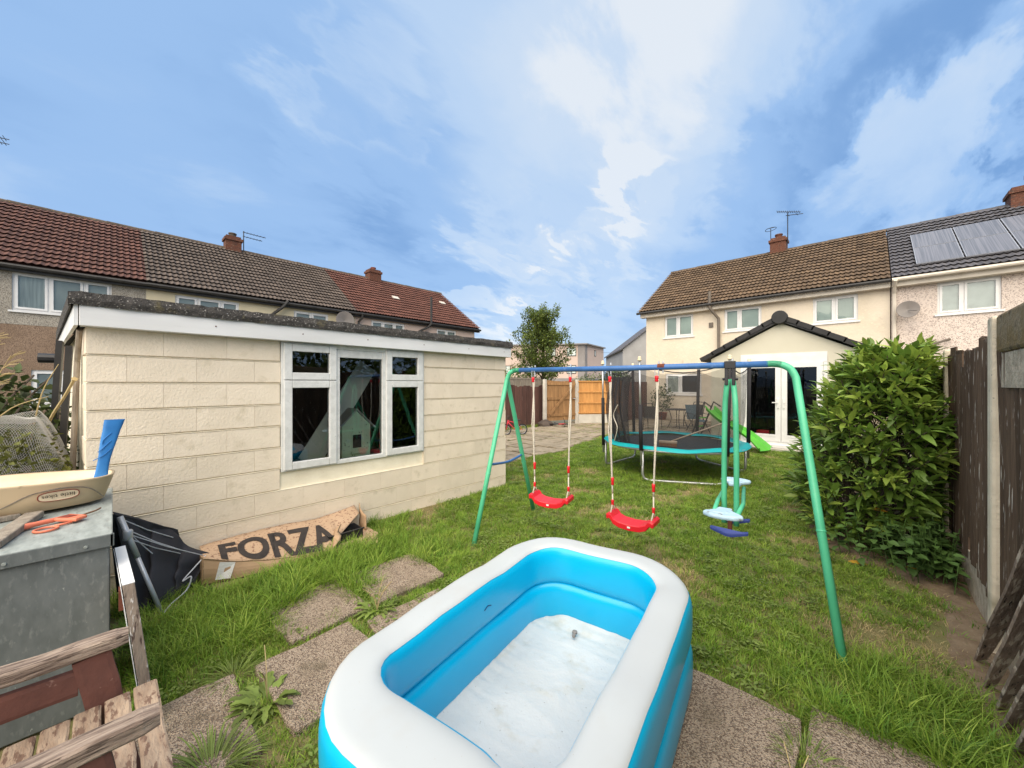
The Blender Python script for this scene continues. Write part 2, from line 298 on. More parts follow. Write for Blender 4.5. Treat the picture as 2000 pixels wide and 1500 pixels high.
# ------------------------------------------------------------------ mesh helper
class B:
    def __init__(s): s.v = []; s.f = []; s.m = []; s.mi = 0
    def add(s, vs, fs):
        o = len(s.v); s.v += [tuple(v) for v in vs]; s.f += [tuple(i + o for i in f) for f in fs]; s.m += [s.mi] * len(fs); return s
    def box(s, a, b, T=None):
        x0, y0, z0 = a; x1, y1, z1 = b
        vs = [Vector(p) for p in ((x0,y0,z0),(x1,y0,z0),(x1,y1,z0),(x0,y1,z0),(x0,y0,z1),(x1,y0,z1),(x1,y1,z1),(x0,y1,z1))]
        if T is not None: vs = [T @ v for v in vs]
        return s.add(vs, [(0,3,2,1),(4,5,6,7),(0,1,5,4),(1,2,6,5),(2,3,7,6),(3,0,4,7)])
    def bar(s, p0, p1, w, h, up=(0, 0, 1), w1=None, h1=None):
        p0, p1 = Vector(p0), Vector(p1); d = (p1 - p0).normalized(); up = Vector(up)
        a = d.cross(up)
        if a.length < 1e-4: a = d.cross(Vector((1, 0, 0)))
        a.normalize(); b = a.cross(d).normalized(); vs = []
        for p, ww, hh in ((p0, w, h), (p1, w1 or w, h1 or h)):
            for i, j in ((-1,-1),(1,-1),(1,1),(-1,1)): vs.append(p + a * (i * ww / 2) + b * (j * hh / 2))
        return s.add(vs, [(0,1,2,3)[::-1],(4,5,6,7),(0,1,5,4),(1,2,6,5),(2,3,7,6),(3,0,4,7)])
    def tube(s, pts, r, n=8, closed=False, cap=True):
        pts = [Vector(p) for p in pts]; k = len(pts); rs = r if isinstance(r, (list, tuple)) else [r] * k
        d0 = (pts[1] - pts[0]).normalized(); a = d0.orthogonal().normalized(); vs = []; prev = d0
        for i, p in enumerate(pts):
            if closed: d = (pts[(i + 1) % k] - pts[i - 1]).normalized()
            elif i == 0: d = d0
            elif i == k - 1: d = (p - pts[i - 1]).normalized()
            else: d = ((p - pts[i - 1]).normalized() + (pts[i + 1] - p).normalized()).normalized()
            q = prev.rotation_difference(d); a = q @ a; a = (a - d * a.dot(d)).normalized(); prev = d; b = d.cross(a)
            for j in range(n):
                t = 2 * math.pi * j / n; vs.append(p + (a * math.cos(t) + b * math.sin(t)) * rs[i])
        fs = []
        for i in range(k if closed else k - 1):
            i2 = (i + 1) % k
            for j in range(n): fs.append((i*n+j, i*n+(j+1)%n, i2*n+(j+1)%n, i2*n+j))
        if cap and not closed: fs.append(tuple(range(n))[::-1]); fs.append(tuple((k-1)*n+j for j in range(n)))
        return s.add(vs, fs)
    def prism(s, poly, vec):
        n = len(poly); a = [Vector(p) for p in poly]; b = [p + Vector(vec) for p in a]
        return s.add(a + b, [tuple(range(n))[::-1], tuple(range(n, 2*n))] + [(i, (i+1)%n, n+(i+1)%n, n+i) for i in range(n)])
    def poly(s, pts): return s.add(pts, [tuple(range(len(pts)))])
    def grid(s, fn, nu, nv, closed_u=False):
        vs = [fn(i / (nu if closed_u else nu - 1), j / (nv - 1)) for i in range(nu) for j in range(nv)]; fs = []
        for i in range(nu if closed_u else nu - 1):
            for j in range(nv - 1):
                i2 = (i + 1) % nu; fs.append((i*nv+j, i2*nv+j, i2*nv+j+1, i*nv+j+1))
        return s.add(vs, fs)
    def lathe(s, prof, c=(0, 0, 0), n=16, axis='z'):
        vs = []
        for (r, z) in prof:
            for j in range(n):
                t = 2 * math.pi * j / n; p = (r*math.cos(t), r*math.sin(t), z)
                if axis == 'x': p = (p[2], p[0], p[1])
                if axis == 'y': p = (p[1], p[2], p[0])
                vs.append((p[0]+c[0], p[1]+c[1], p[2]+c[2]))
        fs = [(i*n+j, i*n+(j+1)%n, (i+1)*n+(j+1)%n, (i+1)*n+j) for i in range(len(prof)-1) for j in range(n)]
        fs.append(tuple(range(n))[::-1]); fs.append(tuple((len(prof)-1)*n+j for j in range(n)))
        return s.add(vs, fs)
    def mesh(s, name, mats, off=(0, 0, 0), smooth=False):
        me = bpy.data.meshes.new(name); ox, oy, oz = off
        me.from_pydata([(x-ox, y-oy, z-oz) for x, y, z in s.v], [], s.f)
        for m_ in (mats if isinstance(mats, (list, tuple)) else [mats]): me.materials.append(M[m_] if isinstance(m_, str) else m_)
        if any(s.m): me.polygons.foreach_set('material_index', s.m)
        if smooth: me.polygons.foreach_set('use_smooth', [True] * len(s.f))
        me.update(); return me

def tag(o, label, cat, group=None):
    o['label'] = label; o['category'] = cat
    if group: o['group'] = group
    return o
def thing(name, label, cat, loc=(0, 0, 0), rz=0, group=None):
    o = bpy.data.objects.new(name, None); C.objects.link(o); o.location = loc; o.rotation_euler = (0, 0, rz); o.empty_display_size = .1
    return tag(o, label, cat, group)
def base_of(p):
    v = Vector((0, 0, 0))
    while p is not None: v = v + Vector(p.location); p = p.parent
    return v
def part(name, b, m, parent, smooth=False, bevel=0, world=True, label=None, stuff=False):
    """mesh part; b is given in world coordinates (world=True) or in the thing's own coordinates"""
    off = base_of(parent) if (world and parent is not None) else (0, 0, 0)
    o = bpy.data.objects.new(name, b.mesh(name, m, off, smooth)); C.objects.link(o); o.parent = parent
    if bevel:
        k = o.modifiers.new('bevel', 'BEVEL'); k.width = bevel; k.segments = 2; k.limit_method = 'ANGLE'
    if label: o['label'] = label
    if stuff: o['kind'] = 'stuff'
    return o
def solo(name, b, m, label, cat, loc=(0, 0, 0), group=None, smooth=False, bevel=0):
    o = bpy.data.objects.new(name, b.mesh(name, m, loc, smooth)); C.objects.link(o); o.location = loc
    if bevel:
        k = o.modifiers.new('bevel', 'BEVEL'); k.width = bevel; k.segments = 2; k.limit_method = 'ANGLE'
    return tag(o, label, cat, group)
def struct(name, b, m, smooth=False):
    o = bpy.data.objects.new(name, b.mesh(name, m, (0, 0, 0), smooth)); C.objects.link(o); o['kind'] = 'structure'; return o
def inst(name, me, parent, loc, rot=(0, 0, 0), scale=(1, 1, 1)):
    o = bpy.data.objects.new(name, me); C.objects.link(o); o.parent = parent; o.location = loc; o.rotation_euler = rot; o.scale = scale; return o
def copy_tree(o, parent=None):
    c = o.copy(); C.objects.link(c); c.parent = parent
    for ch in list(o.children): copy_tree(ch, c)
    return c
def text_mesh(body, size, extrude=.001, bold=0):
    cu = bpy.data.curves.new('lettering', 'FONT'); cu.body = body; cu.size = size; cu.extrude = extrude; cu.offset = bold; cu.align_x = 'LEFT'
    o = bpy.data.objects.new('lettering', cu); C.objects.link(o)
    dg = bpy.context.evaluated_depsgraph_get(); me = bpy.data.meshes.new_from_object(o.evaluated_get(dg))
    bpy.data.objects.remove(o); return me
def nz(x, y, z=0, s=1): return noise.noise(Vector((x * s, y * s, z * s)))
def smooth_path(pts, n=6):
    P = [Vector(p) for p in pts]; out = []
    for i in range(len(P) - 1):
        p0, p1, p2, p3 = P[max(i-1, 0)], P[i], P[i+1], P[min(i+2, len(P)-1)]
        for k in range(n):
            t = k / n; out.append(.5*((2*p1)+(p2-p0)*t+(2*p0-5*p1+4*p2-p3)*t*t+(3*p1-p0-3*p2+p3)*t**3))
    out.append(P[-1]); return out
def cw(X, Z, z=0):                       # metres right of / ahead of the camera -> world
    return Vector((X * CS - Z * SN, X * SN + Z * CS, z))

def wall_panel(b, P0, sd, s0, s1, z0, z1, ops, depth, nd_):
    """wall face with openings; sd = direction along the wall, nd_ = outward normal, openings (a0,a1,b0,b1) get reveals"""
    P0, sd, nn = Vector(P0), Vector(sd), Vector(nd_)
    ss = sorted({s0, s1, *[o[0] for o in ops], *[o[1] for o in ops]}); zz = sorted({z0, z1, *[o[2] for o in ops], *[o[3] for o in ops]})
    pt = lambda s, z, d=0: P0 + sd * s + Vector((0, 0, z)) - nn * d
    for i in range(len(ss) - 1):
        for j in range(len(zz) - 1):
            sm, zm = (ss[i] + ss[i+1]) / 2, (zz[j] + zz[j+1]) / 2
            if any(o[0] < sm < o[1] and o[2] < zm < o[3] for o in ops): continue
            b.poly([pt(ss[i], zz[j]), pt(ss[i+1], zz[j]), pt(ss[i+1], zz[j+1]), pt(ss[i], zz[j+1])])
    for (a0, a1, b0, b1) in ops:
        c = [(a0, b0), (a1, b0), (a1, b1), (a0, b1)]
        for k in range(4):
            p, q = c[k], c[(k+1) % 4]; b.poly([pt(*p), pt(*p, depth), pt(*q, depth), pt(*q)])
def frame_box(b, P0, sd, nn, a0, a1, b0, b1, w, d0, d1):
    """rectangular frame ring from depth d0 (outer) to d1 (inner)"""
    P0, sd, nn = Vector(P0), Vector(sd), Vector(nn)
    def bx(x0, x1, z0, z1):
        vs = [P0 + sd * x + Vector((0, 0, z)) - nn * d for d in (d0, d1) for (x, z) in ((x0, z0), (x1, z0), (x1, z1), (x0, z1))]
        b.add(vs, [(0,1,2,3),(7,6,5,4),(0,4,5,1),(1,5,6,2),(2,6,7,3),(3,7,4,0)])
    bx(a0, a0 + w, b0, b1); bx(a1 - w, a1, b0, b1); bx(a0 + w, a1 - w, b0, b0 + w); bx(a0 + w, a1 - w, b1 - w, b1)
def rect_at(b, P0, sd, nn, a0, a1, b0, b1, d):
    P0, sd, nn = Vector(P0), Vector(sd), Vector(nn)
    b.poly([P0 + sd * x + Vector((0, 0, z)) - nn * d for (x, z) in ((a0, b0), (a1, b0), (a1, b1), (a0, b1))])
def slab_at(b, P0, sd, nn, a0, a1, b0, b1, d0, d1):
    P0, sd, nn = Vector(P0), Vector(sd), Vector(nn)
    vs = [P0 + sd * x + Vector((0, 0, z)) - nn * d for d in (d0, d1) for (x, z) in ((a0, b0), (a1, b0), (a1, b1), (a0, b1))]
    b.add(vs, [(0,1,2,3),(7,6,5,4),(0,4,5,1),(1,5,6,2),(2,6,7,3),(3,7,4,0)])
def house_window(parent, P0, sd, nn, a0, a1, b0, b1, lights, back='room_grey', sill=True, w=.055, backs=None):
    """white framed casement; lights = fractions at which mullions stand, every light has its own sash and pane"""
    f = B(); frame_box(f, P0, sd, nn, a0, a1, b0, b1, .05, .05, .12)
    xs = [a0 + (a1 - a0) * t for t in [0, *lights, 1]]
    for x in xs[1:-1]: slab_at(f, P0, sd, nn, x - .025, x + .025, b0 + .05, b1 - .05, .05, .12)
    win = part('window', f, 'upvc', parent)
    for i in range(len(xs) - 1):
        l0 = xs[i] + (.05 if i == 0 else .027); l1 = xs[i+1] - (.05 if i == len(xs) - 2 else .027)
        sb = B(); frame_box(sb, P0, sd, nn, l0, l1, b0 + .052, b1 - .052, w, .03, .10); part('sash', sb, 'upvc', win)
        pb = B(); rect_at(pb, P0, sd, nn, l0 + w, l1 - w, b0 + .052 + w, b1 - .052 - w, .065); part('pane', pb, 'glass', win)
        kb = B(); rect_at(kb, P0, sd, nn, l0, l1, b0 + .052, b1 - .052, .105 + .004 * i)
        part('curtain', kb, backs[i] if backs else back, win)  # sheet behind the pane; in dark_room its black stands for the unlit room
    if sill:
        sb = B(); slab_at(sb, P0, sd, nn, a0 - .06, a1 + .06, b0 - .055, b0 - .003, -.05, .10); part('sill', sb, 'upvc', win)
    return win

# ------------------------------------------------------------------ roof tiles
def tile_mesh(name, mt, w=.30, l=.36, hgt=.035):
    b = B(); xs = [0, .08, .16, .26, .36, .5, .58, .66, .76, .86, 1.0]; zs = [0, .0, .55, 1, .55, 0, .0, .55, 1, .55, 0]
    xs = [0, .12, .25, .38, .5, .62, .75, .88, 1.0]; zs = [0, .35, 1, .35, 0, .35, 1, .35, 0]
    n = len(xs); vs = []
    for x, z in zip(xs, zs): vs.append((x * w, .05, z * hgt + .040))
    for x, z in zip(xs, zs): vs.append((x * w, .0, z * hgt + .052))
    for x, z in zip(xs, zs): vs.append((x * w, .0, z * hgt + .066))
    for x, z in zip(xs, zs): vs.append((x * w, l, z * hgt + .010))
    fs = [(k*n+i, k*n+i+1, (k+1)*n+i+1, (k+1)*n+i) for k in range(3) for i in range(n-1)]
    b.add(vs, fs); return b, b.mesh(name, mt, (0, 0, 0), False)
def tile_roof(parent, roof, mt, P0, ud, vd, width, length, keep=None, lim=300):
    """tiles from eave corner P0 along ud (width) and up the slope vd (length); nearest 300 are objects, the rest one stuff part"""
    ud, vd = Vector(ud).normalized(), Vector(vd).normalized(); nn = ud.cross(vd).normalized()
    P0 = Vector(P0); tb, me = tile_mesh('tile', mt); cols = max(1, round(width / .30)); rows = max(1, round(length / .33))
    w, ll = width / cols, length / rows; cells = []
    Rm = Matrix((ud, vd, nn)).transposed()
    for j in range(rows):
        for i in range(cols):
            p = P0 + ud * (i * w) + vd * (j * ll)
            if keep and not keep(p): continue
            cells.append(((p - Vector((0, 0, 1.62))).length, p))
    cells.sort(key=lambda c: c[0]); off = base_of(parent); rot = Rm.to_euler()
    for d, p in cells[:lim]:
        inst('tile', me, roof, p - off + nn * random.uniform(0, .006), (rot[0] + random.uniform(-.008, .008), rot[1], rot[2]), (w / .30, 1, 1))
    if len(cells) > lim:
        b = B()
        for d, p in cells[lim:]: b.add([p + Rm @ Vector((x * w / .30, y, z)) for x, y, z in tb.v], tb.f)
        part('tile', b, mt, roof, stuff=True)
def half_round(b, p0, p1, r, n=7, seg=1, gap=.0, lift=0):
    """ridge tiles: overlapping half-round lengths"""
    p0, p1 = Vector(p0), Vector(p1); d = (p1 - p0); Ln = d.length; d.normalize(); side = d.cross(Vector((0, 0, 1))).normalized(); k = max(1, round(Ln / seg))
    for i in range(k):
        a, c = p0 + d * (Ln * i / k), p0 + d * (Ln * (i + 1) / k + .03); vs = []
        rr = r * random.uniform(.96, 1.06)
        for q, r2 in ((a, rr), (c, rr * .93)):
            for j in range(n):
                t = math.pi * j / (n - 1); vs.append(q + side * math.cos(t) * r2 + Vector((0, 0, math.sin(t) * r2 + lift)))
        b.add(vs, [(j, j+1, n+j+1, n+j) for j in range(n-1)] + [tuple(range(n))[::-1], tuple(range(n, 2*n))])
def chimney(parent, c, sx, sy, z0, z1, pots=1, potm='pot_red', poth=.28):
    b = B(); x, y = c; b.box((x-sx/2, y-sy/2, z0), (x+sx/2, y+sy/2, z1 - .22))
    b.box((x-sx/2-.05, y-sy/2-.05, z1-.22), (x+sx/2+.05, y+sy/2+.05, z1-.10)); b.box((x-sx/2+.02, y-sy/2+.02, z1-.10), (x+sx/2-.02, y+sy/2-.02, z1))
    ch = part('chimney', b, 'brick', parent)
    for i in range(pots):
        q = B(); yy = y + (i - (pots-1)/2) * .35; q.lathe([(.15, z1), (.13, z1+poth*.7), (.16, z1+poth*.72), (.16, z1+poth), (.10, z1+poth)], (x, yy, 0), 14)
        part('chimney_pot', q, potm, ch)
    return ch
def aerial(parent, base, top, booms, m='metal_aerial'):
    b = B(); b.tube([base, top], .022, 6)
    for (p0, p1, n, ln) in booms:
        p0, p1 = Vector(p0), Vector(p1); b.tube([p0, p1], .016, 5); d = (p1-p0).normalized(); s = d.cross(Vector((0, 0, 1))).normalized()
        for i in range(n):
            q = p0 + (p1-p0) * (i + .3) / n; b.tube([q - s * ln/2, q + s * ln/2], .009, 4)
    return part('aerial', b, m, parent)

# ================================================================== SETTING
b = B(); b.poly([(-260, -200, -.05), (260, -200, -.05), (260, 320, -.05), (-260, 320, -.05)]); struct('ground', b, 'ground')
LAWN = [(-4.2, -2.6), (.62, -2.6), (.62, 11.3), (-6.1, 11.3), (-5.62, 8.5), (-5.28, 7.5), (-5.42, 6.4), (-5.34, 5.5), (-5.5, 4.38), (-4.2, 4.38)]
def inpoly(x, y, P):
    r = False; j = len(P) - 1
    for i in range(len(P)):
        if (P[i][1] > y) != (P[j][1] > y) and x < (P[j][0]-P[i][0])*(y-P[i][1])/(P[j][1]-P[i][1]) + P[i][0]: r = not r
        j = i
    return r
b = B()
def lawn_pt(i, j):
    x, y = -6.3 + 6.95 * i, -2.6 + 14.0 * j
    return (x, y, -.012 + .012 * nz(x, y, 0, 2.3) + .008 * nz(x, y, 3, 6))
b.grid(lawn_pt, 70, 140); lawn = struct('lawn', b, 'lawn_ground', True)
# driveway of broken paving slabs
b = B(); b.poly([(-9.4, 3.0, -.03), (-4.3, 3.0, -.03), (-4.3, 4.4, -.03), (-5.3, 5.5, -.03), (-6.0, 11.3, -.03), (-1.0, 11.3, -.03), (-1.0, 17.9, -.03), (-9.4, 17.9, -.03)])
drive = struct('paved_drive', b, 'soil')
EDGE = [(4.4, -5.3), (5.5, -5.25), (6.4, -5.35), (7.6, -5.25), (8.6, -5.6), (10.6, -6.0), (11.3, -6.1), (11.31, -3.5), (18, -3.5)]
def edge_x(y):
    for (ya, xa), (yb, xb) in zip(EDGE, EDGE[1:]):
        if ya <= y <= yb: return xa + (xb - xa) * (y - ya) / max(1e-6, yb - ya)
    return -5.3
y = 4.45; row = 0
while y < 17.6:
    dy = random.choice((.45, .6, .6, .75)); x = -9.22 + (.3 if row % 2 else 0)
    while x < edge_x(y + dy / 2) - .08:
        dx = random.choice((.45, .6, .6, .75, .9)); x2 = min(x + dx, edge_x(y + dy/2) + random.uniform(-.1, .1))
        if x2 - x > .15:
            g = random.uniform(.012, .035); z = random.uniform(.006, .03); t = random.uniform(-.012, .012)
            q = B(); P = [(x+g, y+g), (x2-g, y+g*random.uniform(.6, 1.6)), (x2-g*random.uniform(.6, 2), y+dy-g), (x+g, y+dy-g*random.uniform(.6, 1.6))]
            q.prism([(px_, py_, -.03) for px_, py_ in P], (0, 0, .03 + z)); q.v[4] = (q.v[4][0], q.v[4][1], q.v[4][2] + t); part('slab', q, 'paving', drive, bevel=.008)
        x = x2
    y += dy; row += 1
# garden path slabs in the foreground
b = B(); b.poly([(-2.62, -2.6, -.016), (.5, -2.6, -.016), (.42, 2.42, -.016), (-2.62, 1.2, -.016)]); path = struct('path', b, 'soil')
PATH = [(-3.16, -2.60, .74, 1.27), (-3.14, -2.58, 1.34, 1.93), (-2.55, -1.93, -.62, -.12), (-2.56, -1.94, -.06, .46), (-2.53, -1.92, .56, 1.10), (-2.46, -1.9, 1.16, 1.75),
        (-1.42, -.83, .55, 1.35), (-1.40, -.82, 1.40, 2.12), (-.80, -.22, -.6, .2), (-.80, -.22, .26, 1.25), (-.79, -.21, 1.3, 2.25), (-.19, .42, -.6, .2), (-.18, .42, .25, 1.4), (-.18, .44, 1.44, 2.40)]
for i, (x0, x1, y0, y1) in enumerate(PATH):
    q = B(); rot = Matrix.Rotation(R((2.5, -2, 1, -1.2, 2, -2, 1, 0, .5, 0, 1.5, 0, 0, 2.5)[i]), 4, 'Z'); cx, cy = (x0+x1)/2, (y0+y1)/2; hx, hy = (x1-x0)/2, (y1-y0)/2
    ring = []
    for k in range(28):                              # slightly chipped outline
        t = k / 28 * 4; sd_ = int(t); f = t - sd_
        p = [(-1+2*f, -1), (1, -1+2*f), (1-2*f, 1), (-1, 1-2*f)][sd_]
        w_ = .018 * nz(cx + p[0]*hx*3, cy + p[1]*hy*3, i, 2.2)
        v = rot @ Vector((p[0]*(hx+w_), p[1]*(hy+w_), 0)); ring.append((cx+v.x, cy+v.y, -.03))
    q.prism(ring, (0, 0, .03 + (.022, .03, .018, .022, .026, .02, .02, .02, .02, .02, .024, .02, .02, .022)[i])); part('slab', q, 'aggregate', path, bevel=.008)
# bare soil under the shrub and along the fence
b = B()
def soil_pt(i, j):
    yy = 2.5 + 5.4 * j; x0 = .40 - .95 * max(0, min(1, (yy - 4.3) / .8)) + .09 * nz(yy, 1, 0, 2.4)
    x = x0 + (.64 - x0) * i; return (x, yy, .002 + .03 * i * max(0, nz(x, yy, 5, 1.5) + .6) + .008 * nz(x, yy, 2, 9) - .02 * (1 - min(1, i * 5)))
b.grid(soil_pt, 14, 60); struct('soil', b, 'soil', True)

# ================================================================== HOUSES ON THE LEFT (terrace running along Y, facing +X)
def terrace(y0, y1, label, tile, walls, wins, group='terraced houses behind the garage', ridge_m='ridge_dark', gable_end=False, gut='gutter_dark', upper_split=None):
    h = thing('terraced_house', label, 'house', (-19.5, (y0+y1)/2, 0), group=None)
    X = -17.6; b = B(); ops = [(a, c, z0, z1) for (a, c, z0, z1, *_r) in wins]
    if upper_split:
        wall_panel(b, (X, 0, 0), (0, 1, 0), y0, y1, upper_split, 5.0, [o for o in ops if o[2] > upper_split], .18, (1, 0, 0)); part('wall', b, walls[0], h)
        b = B(); wall_panel(b, (X - .006, 0, 0), (0, 1, 0), y0, y1, 0, upper_split, [o for o in ops if o[2] < upper_split], .18, (1, 0, 0)); part('wall', b, walls[1], h)
    else:
        wall_panel(b, (X, 0, 0), (0, 1, 0), y0, y1, 0, 5.0, ops, .18, (1, 0, 0)); part('wall', b, walls[0], h)
    b = B(); b.poly([(X, y1, 0), (-25.4, y1, 0), (-25.4, y1, 5), (-21.5, y1, 7.78), (X, y1, 5)]); b.poly([(X, y0, 0), (X, y0, 5), (-21.5, y0, 7.78), (-25.4, y0, 5), (-25.4, y0, 0)]); b.poly([(-25.4, y0, 0), (-25.4, y1, 0), (-25.4, y1, 5), (-25.4, y0, 5)])
    part('gable_wall', b, walls[0], h)
    for (a, c, z0, z1, lights, backs) in wins: house_window(h, (X, 0, 0), (0, 1, 0), (1, 0, 0), a, c, z0, z1, lights, backs=backs)
    b = B(); e = .28 if gable_end else 0
    sl = Vector((-4.1, 0, 2.85)); P0 = Vector((-17.4, y0, 4.98))
    b.prism([P0, P0 + Vector((0, y1-y0+e, 0)), P0 + Vector((0, y1-y0+e, 0)) + sl, P0 + sl], (-.03, 0, -.05)); b.prism([(-25.6, y0, 4.98), (-21.5, y0, 7.83), (-21.5, y1+e, 7.83), (-25.6, y1+e, 4.98)], (0, 0, -.05))
    roof = part('roof', b, tile, h)
    tile_roof(h, roof, tile, P0 + Vector((.04, 0, .015)), (0, 1, 0), sl, y1-y0+e, sl.length - .02)
    b = B(); half_round(b, (-21.5, y0, 7.83), (-21.5, y1+e, 7.83), .13, seg=.45); part('ridge', b, ridge_m, roof)
    b = B(); b.tube([(-17.33, y0, 4.93), (-17.33, y1+e, 4.92)], .06, 8); b.box((-17.60, y0, 4.80), (-17.42, y1+e, 4.96)); part('gutter', b, gut, h)
    return h, roof
G4 = ['room_grey'] * 4
h1, r1 = terrace(-6.2, .77, 'near terraced house with dark red tiles, grey pebbledash above tan pebbledash', 'tile_red', ('dash_grey', 'dash_tan'),
    [(-1.96, -.02, 3.72, 4.83, (.345, .70), ['curtain', 'room_grey', 'room_grey']), (-1.62, -.2, 1.0, 2.03, (.36,), ['room_grey', 'room_teal']), (-5.6, -4.2, 3.72, 4.8, (.5,), G4)], upper_split=3.32)
b = B(); b.tube([(-21.45, -3.0, 7.6), (-21.45, -3.0, 10.0)], .022, 6)
for zz in (9.96, 9.80):
    b.tube([(-21.45, -3.0, zz), (-21.3, -2.42, zz)], .014, 5)
    for i in range(6): b.tube([(-21.45 + .02*i - .13, -2.95 + .09*i, zz), (-21.45 + .02*i + .13, -2.95 + .09*i - .05, zz + .05)], .009, 4)
part('aerial', b, 'metal_aerial', h1)
h2, r2 = terrace(.77, 7.87, 'middle terraced house with grey brown tiles and cream walls behind the garage', 'tile_grey', ('render_pale',),
    [(1.5, 3.35, 3.75, 4.76, (.33, .70), G4), (5.25, 6.66, 3.75, 4.74, (.5,), G4), (1.5, 3.0, 1.0, 2.0, (.5,), G4)])
chimney(h2, (-21.5, 3.83), .55, .60, 7.4, 8.45, 1, 'ridge_dark', .18)
aerial(h2, (-21.45, 4.25, 7.7), (-21.45, 4.25, 8.85), [((-21.45, 4.22, 8.80), (-21.45, 5.15, 8.78), 7, .22), ((-21.45, 4.22, 8.60), (-21.45, 5.0, 8.58), 6, .22)])
b = B(); b.tube(smooth_path([(-21.4, 4.25, 7.95), (-20.2, 4.6, 7.1), (-18.6, 5.05, 6.0), (-17.5, 5.35, 5.2)]), .006, 5); part('cable', b, 'gutter_brown', h2)
b = B(); b.tube([(-17.3, 4.95, 5.02), (-17.32, 4.75, 4.75), (-17.5, 4.35, 4.35), (-17.52, 4.3, 0)], .06, 8); part('downpipe', b, 'gutter_dark', h2)
b = B(); b.lathe([(.02, 0), (.30, .05), (.42, .12), (.40, .12), (.02, .03)], (-17.35, 7.25, 4.5), 20, 'x'); part('satellite_dish', b, 'dish_grey', h2)
h3, r3 = terrace(7.87, 15.3, 'far end terraced house with clean rust red tiles and pinkish walls', 'tile_rust', ('flat_pink',),
    [(8.66, 10.5, 3.75, 4.75, (.34, .68), G4), (12.5, 13.9, 3.75, 4.74, (.5,), G4)], gable_end=True)
chimney(h3, (-21.5, 10.7), .6, .72, 7.4, 8.42, 1, 'pot_red', .16)
b = B(); b.tube([(-17.28, 11.92, 6.35), (-17.28, 11.92, 4.9), (-17.35, 11.75, 4.7), (-17.5, 11.3, 4.45), (-17.52, 11.2, 0)], .065, 8); part('soil_pipe', b, 'gutter_dark', h3)
b = B(); b.tube([(-17.3, 8.1, 4.9), (-17.34, 8.08, 4.75), (-17.5, 7.98, 4.55), (-17.5, 7.98, 0)], .055, 8); part('downpipe', b, 'gutter_dark', h3)
for (yy, t) in ((11.0, .50), (14.6, .62)):
    b = B(); p = Vector((-17.4, yy, 5.05)) + Vector((-4.1, 0, 2.85)) * t; b.box((-.16, -.18, 0), (.16, .18, .07), Matrix.Translation(p) @ Matrix.Rotation(R(35), 4, 'Y')); part('roof_vent', b, 'concrete_clean', h3)

# ================================================================== HOUSES ON THE RIGHT (facing -Y)
YF = 17.8
def row_house(x0, x1, label, tile, wallm, wins, loc, e0=0, e1=0, ridge_m='ridge_dark', gut='gutter_dark', fascia='gutter_cream', roof_to=None):
    h = thing('terraced_house', label, 'house', loc)
    b = B(); wall_panel(b, (0, YF, 0), (1, 0, 0), x0, x1, 0, 5.02, [w[:4] for w in wins], .18, (0, -1, 0)); part('wall', b, wallm, h)
    b = B()
    b.poly([(x0, YF, 0), (x0, YF, 5.02), (x0, 21.8, 7.78), (x0, 25.8, 5.02), (x0, 25.8, 0)]); b.poly([(x1, YF, 0), (x1, 25.8, 0), (x1, 25.8, 5.02), (x1, 21.8, 7.78), (x1, YF, 5.02)]); b.poly([(x0, 25.8, 0), (x0, 25.8, 5.02), (x1, 25.8, 5.02), (x1, 25.8, 0)])
    part('gable_wall', b, wallm, h)
    for (a, c, z0, z1, lights, backs) in wins: house_window(h, (0, YF, 0), (1, 0, 0), (0, -1, 0), a, c, z0, z1, lights, backs=backs)
    P0 = Vector((x0 - e0, 17.45, 5.03)); sl = Vector((0, 4.35, 2.88)); wd = x1 - x0 + e0 + e1
    b = B(); b.prism([P0, P0 + Vector((wd, 0, 0)), P0 + Vector((wd, 0, 0)) + sl, P0 + sl], (0, .03, -.05)); b.prism([(x0-e0, 26.1, 5.03), (x0-e0, 21.8, 7.9), (x1+e1, 21.8, 7.9), (x1+e1, 26.1, 5.03)], (0, 0, -.05))
    roof = part('roof', b, tile, h)
    tile_roof(h, roof, tile, P0 + Vector((0, -.04, .015)), (1, 0, 0), sl, wd, sl.length - .02)
    b = B(); half_round(b, (x0-e0, 21.8, 7.89), (x1+e1, 21.8, 7.89), .12, seg=.45); part('ridge', b, ridge_m, roof)
    b = B(); b.tube([(x0-e0, 17.36, 5.0), (x1+e1, 17.36, 5.0)], .06, 8); part('gutter', b, gut, h)
    b = B(); b.box((x0-e0*.6, 17.50, 4.80), (x1+e1, 17.795, 4.97)); part('fascia', b, fascia, h)
    return h, roof
TL = ['room_teal'] * 3
hc, rc = row_house(-7.8, .57, 'cream rendered house with brown tiled roof behind the trampoline', 'tile_brown', 'render_cream',
    [(-6.92, -5.64, 3.78, 4.78, (.48,), ['room_teal', 'room_teal']), (-4.40, -3.06, 3.84, 4.78, (.42,), TL), (-1.45, -.22, 3.84, 4.78, (.5,), TL),
     (-6.88, -5.3, 1.15, 2.1, (.42,), ['curtain', 'dark_room'])], (-3.6, 21, 0), e0=.28)
chimney(hc, (-3.05, 21.8), .62, .62, 7.4, 8.55, 1, 'brick', .2)
aerial(hc, (-2.68, 21.6, 8.2), (-2.68, 21.6, 9.62), [((-3.1, 21.6, 9.78), (-2.2, 21.6, 9.50), 11, .34), ((-2.75, 21.6, 9.50), (-2.1, 21.5, 9.36), 2, .3)])
b = B(); b.tube([(-3.34, 21.6, 8.2), (-3.34, 21.6, 9.05)], .018, 6)
